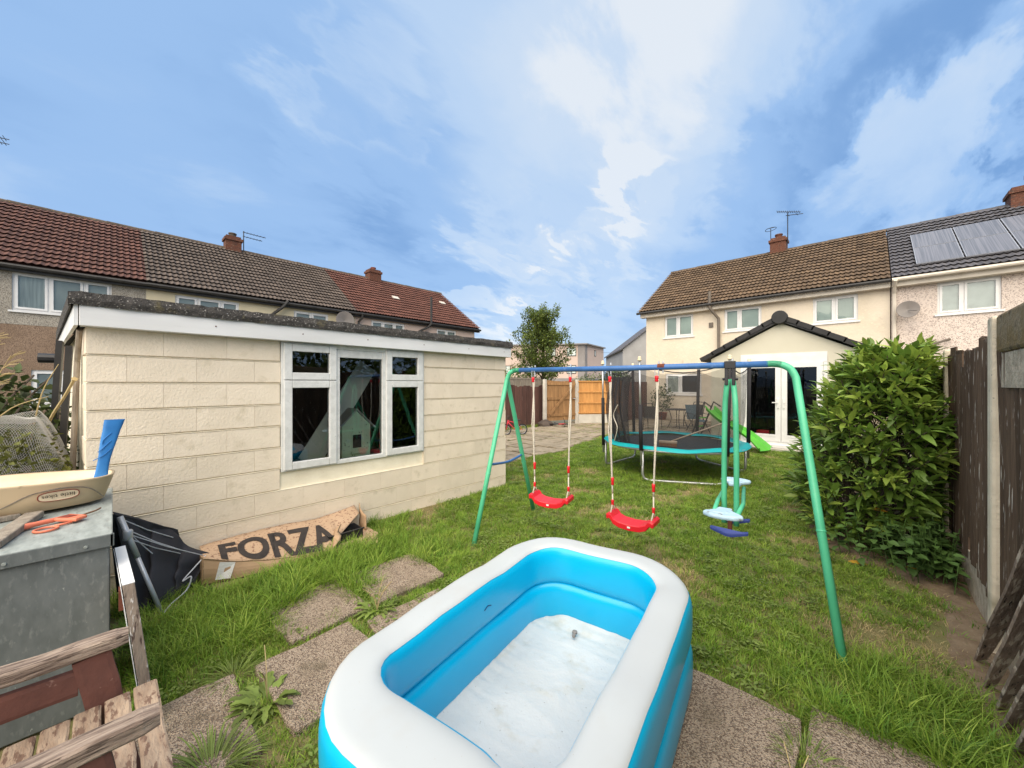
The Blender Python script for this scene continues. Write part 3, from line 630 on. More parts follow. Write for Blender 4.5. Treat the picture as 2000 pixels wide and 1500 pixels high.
b.tube([(-3.34 + .22*math.cos(t), 21.6 + .22*math.sin(t), 9.02 + .03*math.cos(t)) for t in [k*math.pi/8 for k in range(16)]], .012, 5, closed=True); b.tube([(-3.5, 21.6, 9.08), (-3.16, 21.6, 9.08)], .014, 5); part('aerial', b, 'metal_aerial', hc)
b = B(); b.tube([(-4.86, 17.40, 5.55), (-4.86, 17.40, 4.95)], .065, 8); b.tube([(-4.86, 17.40, 4.96), (-4.84, 17.42, 4.82), (-4.58, 17.66, 4.40), (-4.56, 17.68, 0)], .06, 8); part('soil_pipe', b, 'gutter_brown', hc)
b = B(); b.box((-4.98, 17.74, 4.08), (-4.82, 17.81, 4.28)); part('vent', b, 'gutter_brown', hc)
hs, rs_ = row_house(.60, 6.6, 'pink pebbledash house with slate grey roof and solar panels', 'tile_slate', 'dash_pink',
    [(1.62, 2.87, 3.80, 4.80, (.42,), ['blind', 'blind']), (4.2, 5.4, 3.80, 4.80, (.5,), ['blind', 'blind'])], (3.6, 21, 0), gut='gutter_cream', ridge_m='tile_slate')
chimney(hs, (4.15, 21.8), 1.0, .75, 7.3, 8.45, 1, 'pot_red', .42)
sl = Vector((0, 4.35, 2.88)).normalized(); nn = Vector((1, 0, 0)).cross(sl)
for i in range(5):
    for j in range(2):
        x = 1.18 + i * 1.04; P = Vector((x, 18.0, 5.03 + .55 * .662)) + sl * (j * 1.5) + nn * .12
        q = B(); T = Matrix.Translation(P) @ Matrix((Vector((1, 0, 0)), sl, nn)).transposed().to_4x4()
        q.box((0, 0, 0), (1.0, 1.47, .035), T); pn = part('solar_panel', q, 'solar_frame', hs)
        q = B(); q.box((.02, .02, .036), (.98, 1.45, .040), T); part('cells', q, 'solar_cell', pn)
b = B(); b.tube([(.68, 17.3, 4.98), (.66, 17.55, 4.8), (.66, 17.68, 4.6), (.66, 17.68, 0)], .055, 8); part('downpipe', b, 'gutter_cream', hs)
b = B(); b.lathe([(.02, 0), (.18, -.03), (.27, -.09), (.26, -.10), (.02, -.03)], (.96, 17.45, 4.0), 20, 'y'); b.bar((.96, 17.36, 3.95), (1.15, 17.1, 3.9), .03, .03); b.bar((.96, 17.45, 4.0), (.96, 17.79, 3.95), .04, .04); part('satellite_dish', b, 'dish_grey', hs)
b = B(); b.tube([(1.0, 17.6, 2.68), (1.85, 17.6, 3.0), (1.86, 17.78, 3.0)], .035, 8); part('waste_pipe', b, 'gutter_brown', hs)

# sunroom extension with black verge tiles and French doors
sx0, sx1, sy = -3.12, .02, 11.33; pk = (-1.55, 3.20)
sr = thing('sunroom', 'cream sunroom extension with black verge tiles and white French doors', 'extension', (-1.55, 13, 0))
b = B(); D0, D1 = -2.41, -.66
wall_panel(b, (0, sy, 0), (1, 0, 0), sx0, sx1, 0, 2.30, [(D0, D1, .12, 2.30)], .15, (0, -1, 0)); b.poly([(sx0, sy, 2.3), (D0, sy, 2.3), (D0, sy, 2.38), (D1, sy, 2.38), (D1, sy, 2.3), (sx1, sy, 2.3), (pk[0], sy, 3.12)])
part('wall', b, 'render_smooth', sr)
b = B(); b.poly([(sx0, sy, 0), (sx0, sy, 2.3), (sx0, 17.78, 2.3), (sx0, 17.78, 0)]); b.poly([(sx1, sy, 0), (sx1, 17.78, 0), (sx1, 17.78, 2.3), (sx1, sy, 2.3)]); part('side_wall', b, 'render_smooth', sr)
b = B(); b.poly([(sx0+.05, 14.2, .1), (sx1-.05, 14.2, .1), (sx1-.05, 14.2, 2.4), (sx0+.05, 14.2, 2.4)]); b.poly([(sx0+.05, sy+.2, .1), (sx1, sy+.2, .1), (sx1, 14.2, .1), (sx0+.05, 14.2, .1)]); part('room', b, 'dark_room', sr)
ex0, ex1 = -3.36, .24
b = B(); b.prism([(ex0, sy-.10, 2.24), (pk[0], sy-.10, 3.16), (pk[0], sy-.10, 3.24), (ex0, sy-.10, 2.32)], (0, 6.5, 0)); b.prism([(ex1, sy-.10, 2.24), (ex1, sy-.10, 2.32), (pk[0], sy-.10, 3.24), (pk[0], sy-.10, 3.16)], (0, 6.5, 0)); rf = part('roof', b, 'tile_slate', sr)
for sgn, xe in ((-1, ex0), (1, ex1)):
    n = 6; a = Vector((xe, sy-.13, 2.23)); e = Vector((pk[0] + sgn*.08, sy-.13, 3.19))
    for i in range(n):
        p0 = a + (e-a)*(i/n); p1 = a + (e-a)*((i+1)/n + .02); q = B()
        q.bar(p0 + Vector((0, .03, .052)), p1 + Vector((0, .03, .036)), .09, .112, (0, 0, 1)); part('verge_tile', q, 'verge_black', rf)
b = B(); b.lathe([(.02, 0), (.15, 0), (.165, .02), (.165, .14), (.15, .14)], (pk[0], sy-.2, 3.25), 24, 'y'); part('ridge_end', b, 'verge_black', rf)
b = B(); frame_box(b, (0, sy, 0), (1, 0, 0), (0, -1, 0), D0, D1, .12, 2.38, .07, -.012, .10); b.box((D0, sy-.02, 2.14), (D1, sy+.05, 2.31)); dfm = part('door_frame', b, 'upvc', sr)
for k, (a0, a1) in enumerate(((D0+.075, (D0+D1)/2-.004), ((D0+D1)/2+.004, D1-.075))):
    b = B(); frame_box(b, (0, sy, 0), (1, 0, 0), (0, -1, 0), a0, a1, .19, 2.14, .115, -.03, .06); slab_at(b, (0, sy, 0), (1, 0, 0), (0, -1, 0), a0+.115, a1-.115, .30, .36, -.03, .06); dr = part('door', b, 'upvc', sr)
    b = B(); rect_at(b, (0, sy, 0), (1, 0, 0), (0, -1, 0), a0+.115, a1-.115, .36, 2.03, .02); part('pane', b, 'glass', dr)
    b = B(); hx = a1-.055 if k == 0 else a0+.055; b.box((hx-.018, sy-.06, 1.02), (hx+.018, sy-.028, 1.26)); b.bar((hx, sy-.075, 1.16), (hx-.12 if k == 0 else hx+.02, sy-.075, 1.16), .02, .022); part('handle', b, 'upvc', dr)
    b = B()
    for z in (.45, 1.15, 1.85): hx2 = a0-.01 if k == 0 else a1+.01; b.tube([(hx2, sy-.045, z), (hx2, sy-.045, z+.09)], .014, 8)
    part('hinge', b, 'upvc', dr)
b = B(); b.box((D0-.05, sy-.16, .05), (D1+.05, sy-.003, .125)); part('threshold', b, 'upvc', sr, bevel=.008)
b = B(); b.box((D0-.15, sy-.30, -.02), (D1+.15, sy-.004, .045)); part('step', b, 'concrete_clean', sr)
# toys just behind the doors
for (nm, x, y, z, c, lb) in (('toy_crate', -2.02, 12.0, .1, 'bike_red', 'red toy crate inside the left French door'), ('toy_box', -1.72, 12.1, .1, 'leaf_hedge', 'yellow green toy box inside the left French door')):
    q = B(); q.box((x-.14, y-.1, z), (x+.14, y+.1, z+.03)); [q.box((x+sx_*.13-.01, y-.1, z), (x+sx_*.13+.01, y+.1, z+.28)) for sx_ in (-1, 1)]; [q.box((x-.12, y+sy_*.09-.01, z+.03), (x+.12, y+sy_*.09+.01, z+.28)) for sy_ in (-1, 1)]
    solo(nm, q, c, lb, 'toy', (x, y, z))

# ================================================================== FAR BUILDINGS
fl = thing('apartment_block', 'pink three storey apartment block far beyond the gate', 'building', (-36, 54, 0))
c0 = cw(11.6, 60); c1 = cw(-3.0, 62.5); c2 = cw(16.3, 67); c3 = cw(2.0, 74)
def facade(p, q, name, m, z0, z1): 
    k = B(); k.poly([(p.x, p.y, z0), (q.x, q.y, z0), (q.x, q.y, z1), (p.x, p.y, z1)]); return part(name, k, m, fl)
facade(c1, c0, 'wall', 'flat_pink', 2.55, 7.9); facade(c1, c0, 'ground_floor_wall', 'flat_grey', 0, 2.55); facade(c0, c2, 'wall', 'flat_pink', 2.55, 7.9); facade(c0, c2, 'ground_floor_wall', 'flat_grey', 0, 2.55); facade(c3, c1, 'wall', 'flat_grey', 0, 7.9)
d1 = (c1-c0).normalized(); n1_ = Vector((d1.y, -d1.x, 0)); n1_ = n1_ if n1_.dot(-c0) > 0 else -n1_
b = B(); b.prism([c0 + n1_*.06 + Vector((0, 0, 0)), c0 + n1_*.06 + d1*1.1, c0 + d1*1.1, c0], (0, 0, 7.9)); part('corner_panel', b, 'flat_grey', fl)
d2 = (c2-c0).normalized(); n2_ = Vector((d2.y, -d2.x, 0)); n2_ = n2_ if n2_.dot(-c0) > 0 else -n2_
b = B(); b.prism([c0 + n2_*.06, c0 + n2_*.06 + d2*.9, c0 + d2*.9, c0], (0, 0, 7.9)); part('corner_panel', b, 'flat_grey', fl)
b = B(); b.prism([c0*1.0 + (n1_+n2_)*.4 + Vector((0,0,7.9)), c1 + n1_*.4 + Vector((0,0,7.9)), c3 + Vector((0,0,7.9)), c2 + n2_*.4 + Vector((0,0,7.9))], (0, 0, .18)); part('roof', b, 'flat_grey', fl)
for z in (.6, 3.3, 6.1):
    for t in (1.35, 4.6, 8.2, 12.0):
        p = c0 + d1 * t; k = B(); frame_box(k, p, d1, n1_, 0, 1.5, z, z+1.35, .1, -.06, .05); slab_at(k, p, d1, n1_, .72, .80, z, z+1.35, -.06, .05); wn = part('window', k, 'gutter_dark', fl)
        k = B(); rect_at(k, p, d1, n1_, .1, 1.4, z+.1, z+1.25, -.02); part('pane', k, 'room_teal', wn)
for z in (1.0, 3.6, 6.3):
    p = c0 + d2 * 4.0; k = B(); frame_box(k, p, d2, n2_, 0, .7, z, z+1.0, .08, -.06, .05); wn = part('window', k, 'gutter_dark', fl); k = B(); rect_at(k, p, d2, n2_, .08, .62, z+.08, z+.92, -.02); part('pane', k, 'room_grey', wn)
g0 = cw(10.3, 35); g1 = cw(18.6, 34.6); gm = (g0+g1)/2; bk = cw(11.5, 46) - g0
gh = thing('gable_house', 'grey gable end of a house beyond the cream house', 'house', (gm.x, gm.y, 0))
b = B(); b.prism([g0, g1, g1 + Vector((0,0,4.85)), gm + Vector((0,0,8.1)), g0 + Vector((0,0,4.85))], bk); part('wall', b, 'grey_render', gh)
b = B(); up = Vector((0, 0, .12)); e0 = (g0-gm)*.06; f = -bk.normalized()*.25
b.prism([g0+e0+f+Vector((0,0,4.72)), gm+f+Vector((0,0,8.12)), gm+f+Vector((0,0,8.24)), g0+e0+f+Vector((0,0,4.84))], bk*1.03); b.prism([g1-e0+f+Vector((0,0,4.72)), g1-e0+f+Vector((0,0,4.84)), gm+f+Vector((0,0,8.24)), gm+f+Vector((0,0,8.12))], bk*1.03); part('roof', b, 'tile_slate', gh)
# ---- overhead wire between the far buildings
b = B(); b.tube(smooth_path([cw(13, 55, 6.2), cw(16, 45, 5.4), cw(20, 36, 5.2)]), .02, 4); solo('overhead_wire', b, 'gutter_dark', 'thin black wire strung between apartment block and grey gable', 'wire', cw(16, 45, 5.4))

# ================================================================== GARAGE
GX, GY0, GY1 = -4.25, -.137, 4.36
ga = thing('garage', 'cream painted concrete block garage with flat felt roof and white window', 'garage', (-5.8, 2.1, 0))
WIN = (1.148, 2.81, .735, 2.054)
b = B(); wall_panel(b, (GX - .022, 0, 0), (0, 1, 0), GY0 + .004, GY1, -.1, 2.10, [WIN], .12, (1, 0, 0)); part('mortar', b, 'cream_mortar', ga)
E1 = Vector((-7.4, GY0 - .27, 0)); e1d = (E1 - Vector((GX, GY0, 0))).normalized(); e1n = Vector((-e1d.y, e1d.x, 0)); e1n = e1n if e1n.y < 0 else -e1n
b = B(); wall_panel(b, Vector((GX, GY0, 0)) - e1n * .022, e1d, .0, 3.15, -.1, 2.1, [], .1, e1n); part('end_wall', b, 'cream_mortar', ga)
b = B(); b.poly([(GX-.01, GY1, -.1), (-7.4, GY1, -.1), (-7.4, GY1, 2.1), (GX-.01, GY1, 2.1)]); b.poly([(-7.4, GY1, -.1), (-7.4, -.4, -.1), (-7.4, -.4, 2.1), (-7.4, GY1, 2.1)]); part('back_wall', b, 'cream_mortar', ga)
def block_mesh(w, h, d=.05, c=.005):
    b = B(); vs = [(-d, 0, 0), (-d, w, 0), (-d, w, h), (-d, 0, h), (-c, 0, 0), (-c, w, 0), (-c, w, h), (-c, 0, h), (0, .001, c), (0, w-.001, c), (0, w-.001, h-c), (0, .001, h-c)]
    b.add(vs, [(0,1,5,4)[::-1], (1,2,6,5)[::-1], (2,3,7,6)[::-1], (3,0,4,7)[::-1], (4,5,9,8), (5,6,10,9), (6,7,11,10), (7,4,8,11), (8,9,10,11)]); return b.mesh('block', 'cream_paint')
FULL = block_mesh(.426, .213 - .011); cache = {}
base = base_of(ga)
for i in range(10):
    z0 = 2.054 - .213 * (i + 1); off = 0 if i % 2 == 0 else -.213
    k = 0; y = GY0 + off
    while y < GY1 - .01:
        y0, y1 = max(y, GY0), min(y + .426, GY1); segs = [(y0, y1)]
        if z0 + .213 > WIN[2] + .02:
            segs = [(a, c) for a, c in ((y0, min(y1, WIN[0])), (max(y0, WIN[1]), y1)) if c - a > .03]
        for a, c in segs:
            zb = z0
            w = round(c - a, 3); me = FULL if abs(w - .426) < .003 else cache.setdefault(w, block_mesh(w, .213 - .011))
            inst('block', me, ga, Vector((GX + random.uniform(-.001, .001), a, zb + .0065)) - base)
        y += .426
    w = .213 if i % 2 else .426
    me = cache.setdefault(('e', w), block_mesh(w, .202)); ang = math.atan2(e1n.y, e1n.x)
    inst('block', me, ga, Vector((GX, GY0, z0 + .0065)) + e1d * w - base + e1n * .0, (0, 0, ang))
# sill strip of blocks below the window is cut at window foot by the frame
for i in range(10):
    z0 = 2.054 - .213*(i+1); segs = [(GY0-.002, GY1)] if z0 < WIN[2]-.01 or z0 > 2.05 else [(GY0-.002, WIN[0]), (WIN[1], GY1)]
    for a, c in segs:
        q = B(); K = 60; q.grid(lambda u, v: (GX + (.004 if 0 < v < 1 else -.02) + .0012*nz((a+(c-a)*u)*9, i, 3), a + (c-a)*u, z0 - .0065 + .0085*v + .0016*nz((a+(c-a)*u)*4, i, 1)), K, 4); part('mortar_bed', q, 'cream_mortar', ga)
b = B(); b.box((-4.25, GY0-.03, 2.046), (-4.148, GY1+.02, 2.196)); part('fascia', b, 'white_board', ga, bevel=.004)
b = B(); q0 = Vector((-4.16, GY0-.035, 2.046)); b.prism([q0, q0 + Vector((0, 0, .15)), q0 + Vector((0, 0, .15)) + e1d*3.2, q0 + e1d*3.2], (-.0, -.02, 0)); part('fascia', b, 'white_board', ga)
b = B()
def felt(i, j):
    y = GY0 - .07 + (GY1 - GY0 + .11) * i; prof = [(-4.13, 2.192), (-4.122, 2.235), (-4.135, 2.29), (-4.30, 2.30), (-5.9, 2.31), (-7.5, 2.27)]
    k = round(j * 5); x, z = prof[k]; sk = .085 * max(0, (-4.25 - x)) * (1 - i)
    return (x + .012*nz(y, k, 0, 5), y - sk, z + (.010*nz(y*3, k, 2, 2) + .010*nz(y*11, k, 4, 2) if k in (2, 3) else .006*nz(y*5, k, 1, 2)))
b.grid(felt, 90, 6); P = [Vector(felt(0, k/5)) for k in range(6)]; b.prism([P[0], P[1], P[2], P[3], P[4], P[5], P[5] - Vector((0, 0, .1)), P[3] - Vector((0, 0, .11))], (0, -.012, 0)); P = [Vector(felt(1, k/5)) for k in range(6)]; b.poly([*P, P[5] - Vector((0, 0, .1)), P[0]])
part('roof', b, 'felt', ga)
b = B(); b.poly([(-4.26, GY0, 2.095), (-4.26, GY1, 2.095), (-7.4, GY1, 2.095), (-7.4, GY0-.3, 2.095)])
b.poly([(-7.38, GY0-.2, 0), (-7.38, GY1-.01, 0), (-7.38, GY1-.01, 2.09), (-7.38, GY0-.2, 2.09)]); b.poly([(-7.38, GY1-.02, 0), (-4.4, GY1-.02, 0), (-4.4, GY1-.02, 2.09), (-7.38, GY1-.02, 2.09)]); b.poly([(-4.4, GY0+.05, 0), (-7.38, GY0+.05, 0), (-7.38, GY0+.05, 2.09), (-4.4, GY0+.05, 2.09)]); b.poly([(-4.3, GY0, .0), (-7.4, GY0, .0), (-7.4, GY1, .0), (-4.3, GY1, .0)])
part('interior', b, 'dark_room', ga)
P0, sd, nn = (GX, 0, 0), (0, 1, 0), (1, 0, 0)
b = B(); frame_box(b, P0, sd, nn, 1.15, 2.808, .738, 2.046, .045, -.012, .07)
for yy in (1.692, 2.262): slab_at(b, P0, sd, nn, yy-.032, yy+.032, .783, 2.0, -.012, .07)
slab_at(b, P0, sd, nn, 1.195, 1.66, 1.648, 1.692, -.010, .07); slab_at(b, P0, sd, nn, 2.294, 2.763, 1.648, 1.692, -.010, .07); slab_at(b, P0, sd, nn, 1.724, 2.230, 1.915, 2.0, -.004, .06)
win = part('window', b, 'upvc_dirty', ga, bevel=.004)
for (a0, a1, b0, b1, w) in ((1.172, 1.684, 1.662, 2.028, .075), (1.172, 1.684, .752, 1.655, .075), (2.272, 2.786, 1.662, 2.028, .075), (2.272, 2.786, .752, 1.655, .075)):
    b = B(); frame_box(b, P0, sd, nn, a0, a1, b0, b1, w, -.030, .04); part('sash', b, 'upvc_dirty', win, bevel=.006)
    b = B(); rect_at(b, P0, sd, nn, a0+w-.002, a1-w+.002, b0+w-.002, b1-w+.002, .0); part('pane', b, 'garage_glass', win)
b = B(); rect_at(b, P0, sd, nn, 1.722, 2.232, .78, 1.917, .02); part('pane', b, 'garage_glass', win)
b = B(); 
for yy in (.62, 1.32, 2.0, 2.75, 3.5, 4.22): b.lathe([(.006, -4.149), (.006, -4.145)], (0, yy, 2.125), 8, 'x')
part('nail', b, 'rust', ga)
# inside the garage window
dh = thing('dolls_house', 'pale green dolls house standing inside the middle garage window', 'dolls house', (-4.52, 2.02, .74))
b = B(); b.box((-4.72, 1.82, .74), (-4.42, 2.16, 1.13)); b.prism([(-4.42, 1.82, 1.13), (-4.42, 2.16, 1.13), (-4.42, 1.99, 1.30)], (-.30, 0, 0)); part('wall', b, 'doll_green', dh)
b = B(); b.prism([(-4.40, 1.77, 1.085), (-4.40, 1.99, 1.31), (-4.40, 1.99, 1.33), (-4.40, 1.75, 1.09)], (-.34, 0, 0)); b.prism([(-4.40, 2.21, 1.085), (-4.40, 2.23, 1.09), (-4.40, 1.99, 1.33), (-4.40, 1.99, 1.31)], (-.34, 0, 0)); part('roof', b, 'doll_roof', dh)
b = B(); b.box((-4.425, 1.94, .86), (-4.417, 2.05, 1.02)); wn = part('window', b, 'dark_room', dh); b = B(); frame_box(b, (-4.417, 0, 0), sd, nn, 1.93, 2.06, .85, 1.03, .012, -.006, .002); part('frame', b, 'doll_green', wn); b = B(); b.box((-4.42, 1.92, .80), (-4.385, 2.07, .825)); [b.box((-4.392, 1.925+.02*i, .825), (-4.386, 1.931+.02*i, .85)) for i in range(8)]; part('balcony', b, 'doll_green', dh)
b = B(); b.box((-4.9, 1.0, .66), (-4.32, 2.9, .73)); solo('workbench', b, 'grey_wood', 'grey wooden workbench below the garage window inside', 'bench', (-4.6, 1.95, .66))
b = B(); b.bar((-4.55, 1.50, .735), (-4.78, 2.30, 1.86), .24, .02, (1, 0, .2)); solo('plank', b, 'plank_pale', 'pale plank leaning diagonally inside the garage window', 'plank', (-4.6, 1.75, .74))
# dark timbers against the left end of the garage
tb = thing('timber_stack', 'dark weathered boards and pole propped against the garage end wall', 'timber', (-5.4, -.36, 0))
b = B(); b.bar((-5.5, -.42, .2), (-5.55, -.34, 2.02), .22, .04, (0, 1, 0)); part('board', b, 'gutter_dark', tb); b = B(); b.bar((-5.05, -.34, .1), (-5.1, -.26, 1.95), .14, .04, (0, 1, 0)); part('board', b, 'gutter_dark', tb)
b = B(); b.tube([(-4.72, -.225, .9), (-4.60, -.195, 1.80), (-4.42, -.175, 2.04)], .018, 8); part('pole', b, 'grey_wood', tb); b = B(); b.tube([(-5.55, -.36, 1.86), (-5.56, -.47, 1.86)], .045, 10); part('pipe', b, 'black_plastic', tb)
b = B(); b.tube(smooth_path([(-5.2, -.42, 1.0), (-4.9, -.36, 1.30), (-4.6, -.26, 1.52), (-4.42, -.20, 1.66)]), [.01]*18+[.02]*1, 5); part('stick', b, 'straw_stem', tb)

# ================================================================== FENCES
fr = thing('fence', 'dark weathered feather edge fence with concrete posts beside the shrub', 'fence', (.62, 5, 0))
for y in (1.78, 3.68, 5.56, 7.85, 9.75, 11.6, 13.5, 15.4, 17.2):
    b = B(); h = 2.03 if y < 4 else 1.96 + random.uniform(-.02, .02)
    b.prism([(.545, y-.055, -.1), (.665, y-.055, -.1), (.665, y+.055, -.1), (.545, y+.055, -.1)], (0, 0, h+.1)); part('post', b, 'concrete', fr, bevel=.018)
for y0, y1 in ((-1.5, 1.72), (1.84, 3.62), (3.74, 5.50), (5.62, 7.79), (7.91, 9.69), (9.81, 11.54), (11.66, 17.1)):
    b = B(); b.box((.585, y0, -.05), (.635, y1, .31)); part('gravel_board', b, 'gravel_rough', fr)
    b = B(); [b.box((.612, y0, z), (.65, y1, z+.07)) for z in (.45, 1.1, 1.65)]; part('rail', b, 'dark_slat', fr)
    if y0 > 11 or y0 < -1: 
        b = B(); b.box((.595, y0, .3), (.612, y1, 1.85)); part('slat', b, 'dark_slat', fr); continue
    y = y0 + .01
    while y < y1 - .03:
        w = random.uniform(.085, .13); t = 1.93 + random.uniform(-.06, .05); lo = .30 + random.uniform(-.10, .02)
        if y0 > 5.6: t -= .12 + .08 * math.sin((y - y0) * 1.6)
        if y0 < 3: t = 1.82
        if random.random() < .12 and y0 > 3: t -= random.uniform(.05, .2)
        if random.random() < .05: lo += .12
        xo = random.uniform(-.006, .006); yb = min(y + w, y1); tw = random.uniform(-.010, .010)
        q = B(); vs = []
        for z in (lo, (lo+t)/2 + random.uniform(-.2, .2), t):
            d_ = random.uniform(-.004, .004) + (tw if z == t else 0); vs += [(.594+xo+d_, y-.012, z), (.606+xo+d_, y-.012, z), (.590+xo+d_, yb, z + (random.uniform(-.02, .02) if z == t else 0)), (.574+xo+d_, yb, z)]
        q.add(vs, [(3,2,1,0), (8,9,10,11)] + [(4*k+i, 4*k+(i+1)%4, 4*k+4+(i+1)%4, 4*k+4+i) for k in (0, 1) for i in range(4)]); part('slat', q, 'dark_slat', fr); y += w
b = B(); b.box((.56, 1.9, 1.80), (.64, 3.61, 2.03)); part('top_board', b, 'moss_board', fr, bevel=.02)
b = B(); b.box((.57, 1.9, 1.60), (.63, 3.61, 1.797)); part('lower_board', b, 'gravel_rough', fr)
# collapsed slats leaning at the foot of the fence
fs_ = thing('collapsed_fence_panel', 'collapsed fence panel of peeling slats slumped against the fence foot', 'fence panel', (.5, 3, 0))
for i, (y, x, ln) in enumerate(((3.48, .485, 1.0), (3.20, .475, 1.1), (3.02, .485, 1.25), (2.86, .475, 1.3), (2.70, .48, 1.4), (2.55, .47, 1.4), (2.40, .48, 1.4), (2.25, .48, 1.4))):
    d = Vector((.12 + .015*math.sin(i*2.1), -.56 + .04*math.sin(i*1.7), 1)).normalized(); p = Vector((x, y, .01)); q = B(); vs = []; w = (.085, .075, .06, .075, .07, .075, .08, .07)[i]
    side = Vector((.80, .45, .25)).normalized(); side = (side - d*side.dot(d)).normalized(); th = d.cross(side).normalized(); K = 9
    for k in range(K):
        t = k/(K-1); ww = w * (.62 + .38*min(1, t*5 + .1)) * (1 + .10*nz(i*3, t*4)); o = p + d*(ln*t) + side*(.015*nz(i, t*2, 4)) + th*(.02*nz(i*2, t*2.5, 1)); e = .03*nz(i*7, k) if k == 0 else 0
        vs += [o - side*ww/2 - th*.006 + d*e, o + side*ww/2 - th*.004 - d*e, o + side*ww/2 + th*.004 - d*e, o - side*ww/2 + th*.006 + d*e]
    q.add(vs, [(0,1,2,3)] + [(4*k+j, 4*k+4+j, 4*k+4+(j+1)%4, 4*k+(j+1)%4) for k in range(K-1) for j in range(4)] + [(4*K-4, 4*K-1, 4*K-2, 4*K-3)]); part('slat', q, 'fallen_slat', fs_)
# far fences and gate
bf = thing('fence', 'low brown picket fence along the driveway with grey trellis top', 'fence', (-9.35, 8, 0))
y = 3.0
while y < 11.55:
    w = random.uniform(.10, .14); q = B(); t = 1.55 + random.uniform(-.05, .04); q.box((-9.32+random.uniform(-.01, .01), y, .0), (-9.30, y+w-.012, t)); part('slat', q, 'brown_slat', bf); y += w
b = B(); b.box((-9.40, 3, 1.50), (-9.36, 11.6, 1.56)); b.box((-9.40, 3, 1.80), (-9.36, 11.6, 1.86)); y = 3.05
while y < 11.6: b.box((-9.39, y, 1.56), (-9.37, y+.05, 1.80)); y += .075
part('trellis', b, 'grey_wood', bf)
A1, A2, A3 = Vector((-9.05, 11.45, 0)), Vector((-8.64, 13.05, 0)), Vector((-7.40, 14.60, 0))
gd = (A2-A1).normalized(); gn = Vector((gd.y, -gd.x, 0)); L1 = (A2-A1).length
gt = thing('gate', 'brown wooden ledged and braced garden gate at the driveway end', 'gate', A1)
s = .10
while s < L1 - .10:
    q = B(); slab_at(q, A1, gd, gn, s, min(s+.098, L1-.10), .18, 1.78 - .05*abs(math.sin(s*2)), 0, .02); part('board', q, 'gate_wood', gt); s += .102
for z in (.35, 1.0, 1.58): q = B(); slab_at(q, A1, gd, gn, .11, L1-.11, z, z+.10, -.035, -.001); part('ledge', q, 'gate_wood', gt)
q = B(); q.bar(A1 + gd*.2 + gn*.052 + Vector((0, 0, .42)), A1 + gd*(L1-.2) + gn*.052 + Vector((0, 0, 1.60)), .03, .09, (0, 0, 1)); part('brace', q, 'gate_wood', gt)
q = B(); q.box((-.02, -.01, 0), (.10, .01, .03), Matrix.Translation(A1 + gd*(L1-.25) + gn*.08 + Vector((0, 0, 1.02))) @ Matrix.Rotation(math.atan2(gd.y, gd.x), 4, 'Z')); part('latch', q, 'grey_metal', gt)
pd = (A3-A2).normalized(); pn_ = Vector((pd.y, -pd.x, 0)); L2 = (A3-A2).length
of = thing('fence', 'bright orange closeboard fence panel with concrete gravel board', 'fence', A2)
s = .06
while s < L2 - .05:
    q = B(); slab_at(q, A2, pd, pn_, s, min(s+.105, L2-.03), .38, 1.74, random.uniform(-.008, .004), .02); part('board', q, 'orange_wood', of); s += .107
for z in (.42, .82, 1.27, 1.70): q = B(); slab_at(q, A2, pd, pn_, .04, L2-.02, z, z+.055, -.045, -.010); part('rail', q, 'orange_wood', of)
q = B(); slab_at(q, A2, pd, pn_, .03, L2, -.05, .375, -.01, .04); part('gravel_board', q, 'concrete_clean', of)
for p, lb in ((A1, 'pale concrete gate post at the brown fence corner'), (A2, 'concrete post between gate and orange panel')):
    q = B(); q.box((p.x-.06, p.y-.06, -.1), (p.x+.06, p.y+.06, 1.80)); solo('fence_post', q, 'concrete_clean', lb, 'post', (p.x, p.y, 0), 'posts of the gate end', bevel=.01)
dk = thing('fence', 'dark brown fence between orange panel and cream house', 'fence', (-7.5, 16, 0)); y = 14.66
while y < 17.75: q = B(); q.box((-7.50 - (y-14.66)*.09, y, .05), (-7.48 - (y-14.66)*.09, y+.125, 1.72)); part('slat', q, 'brown_slat', dk); y += .135

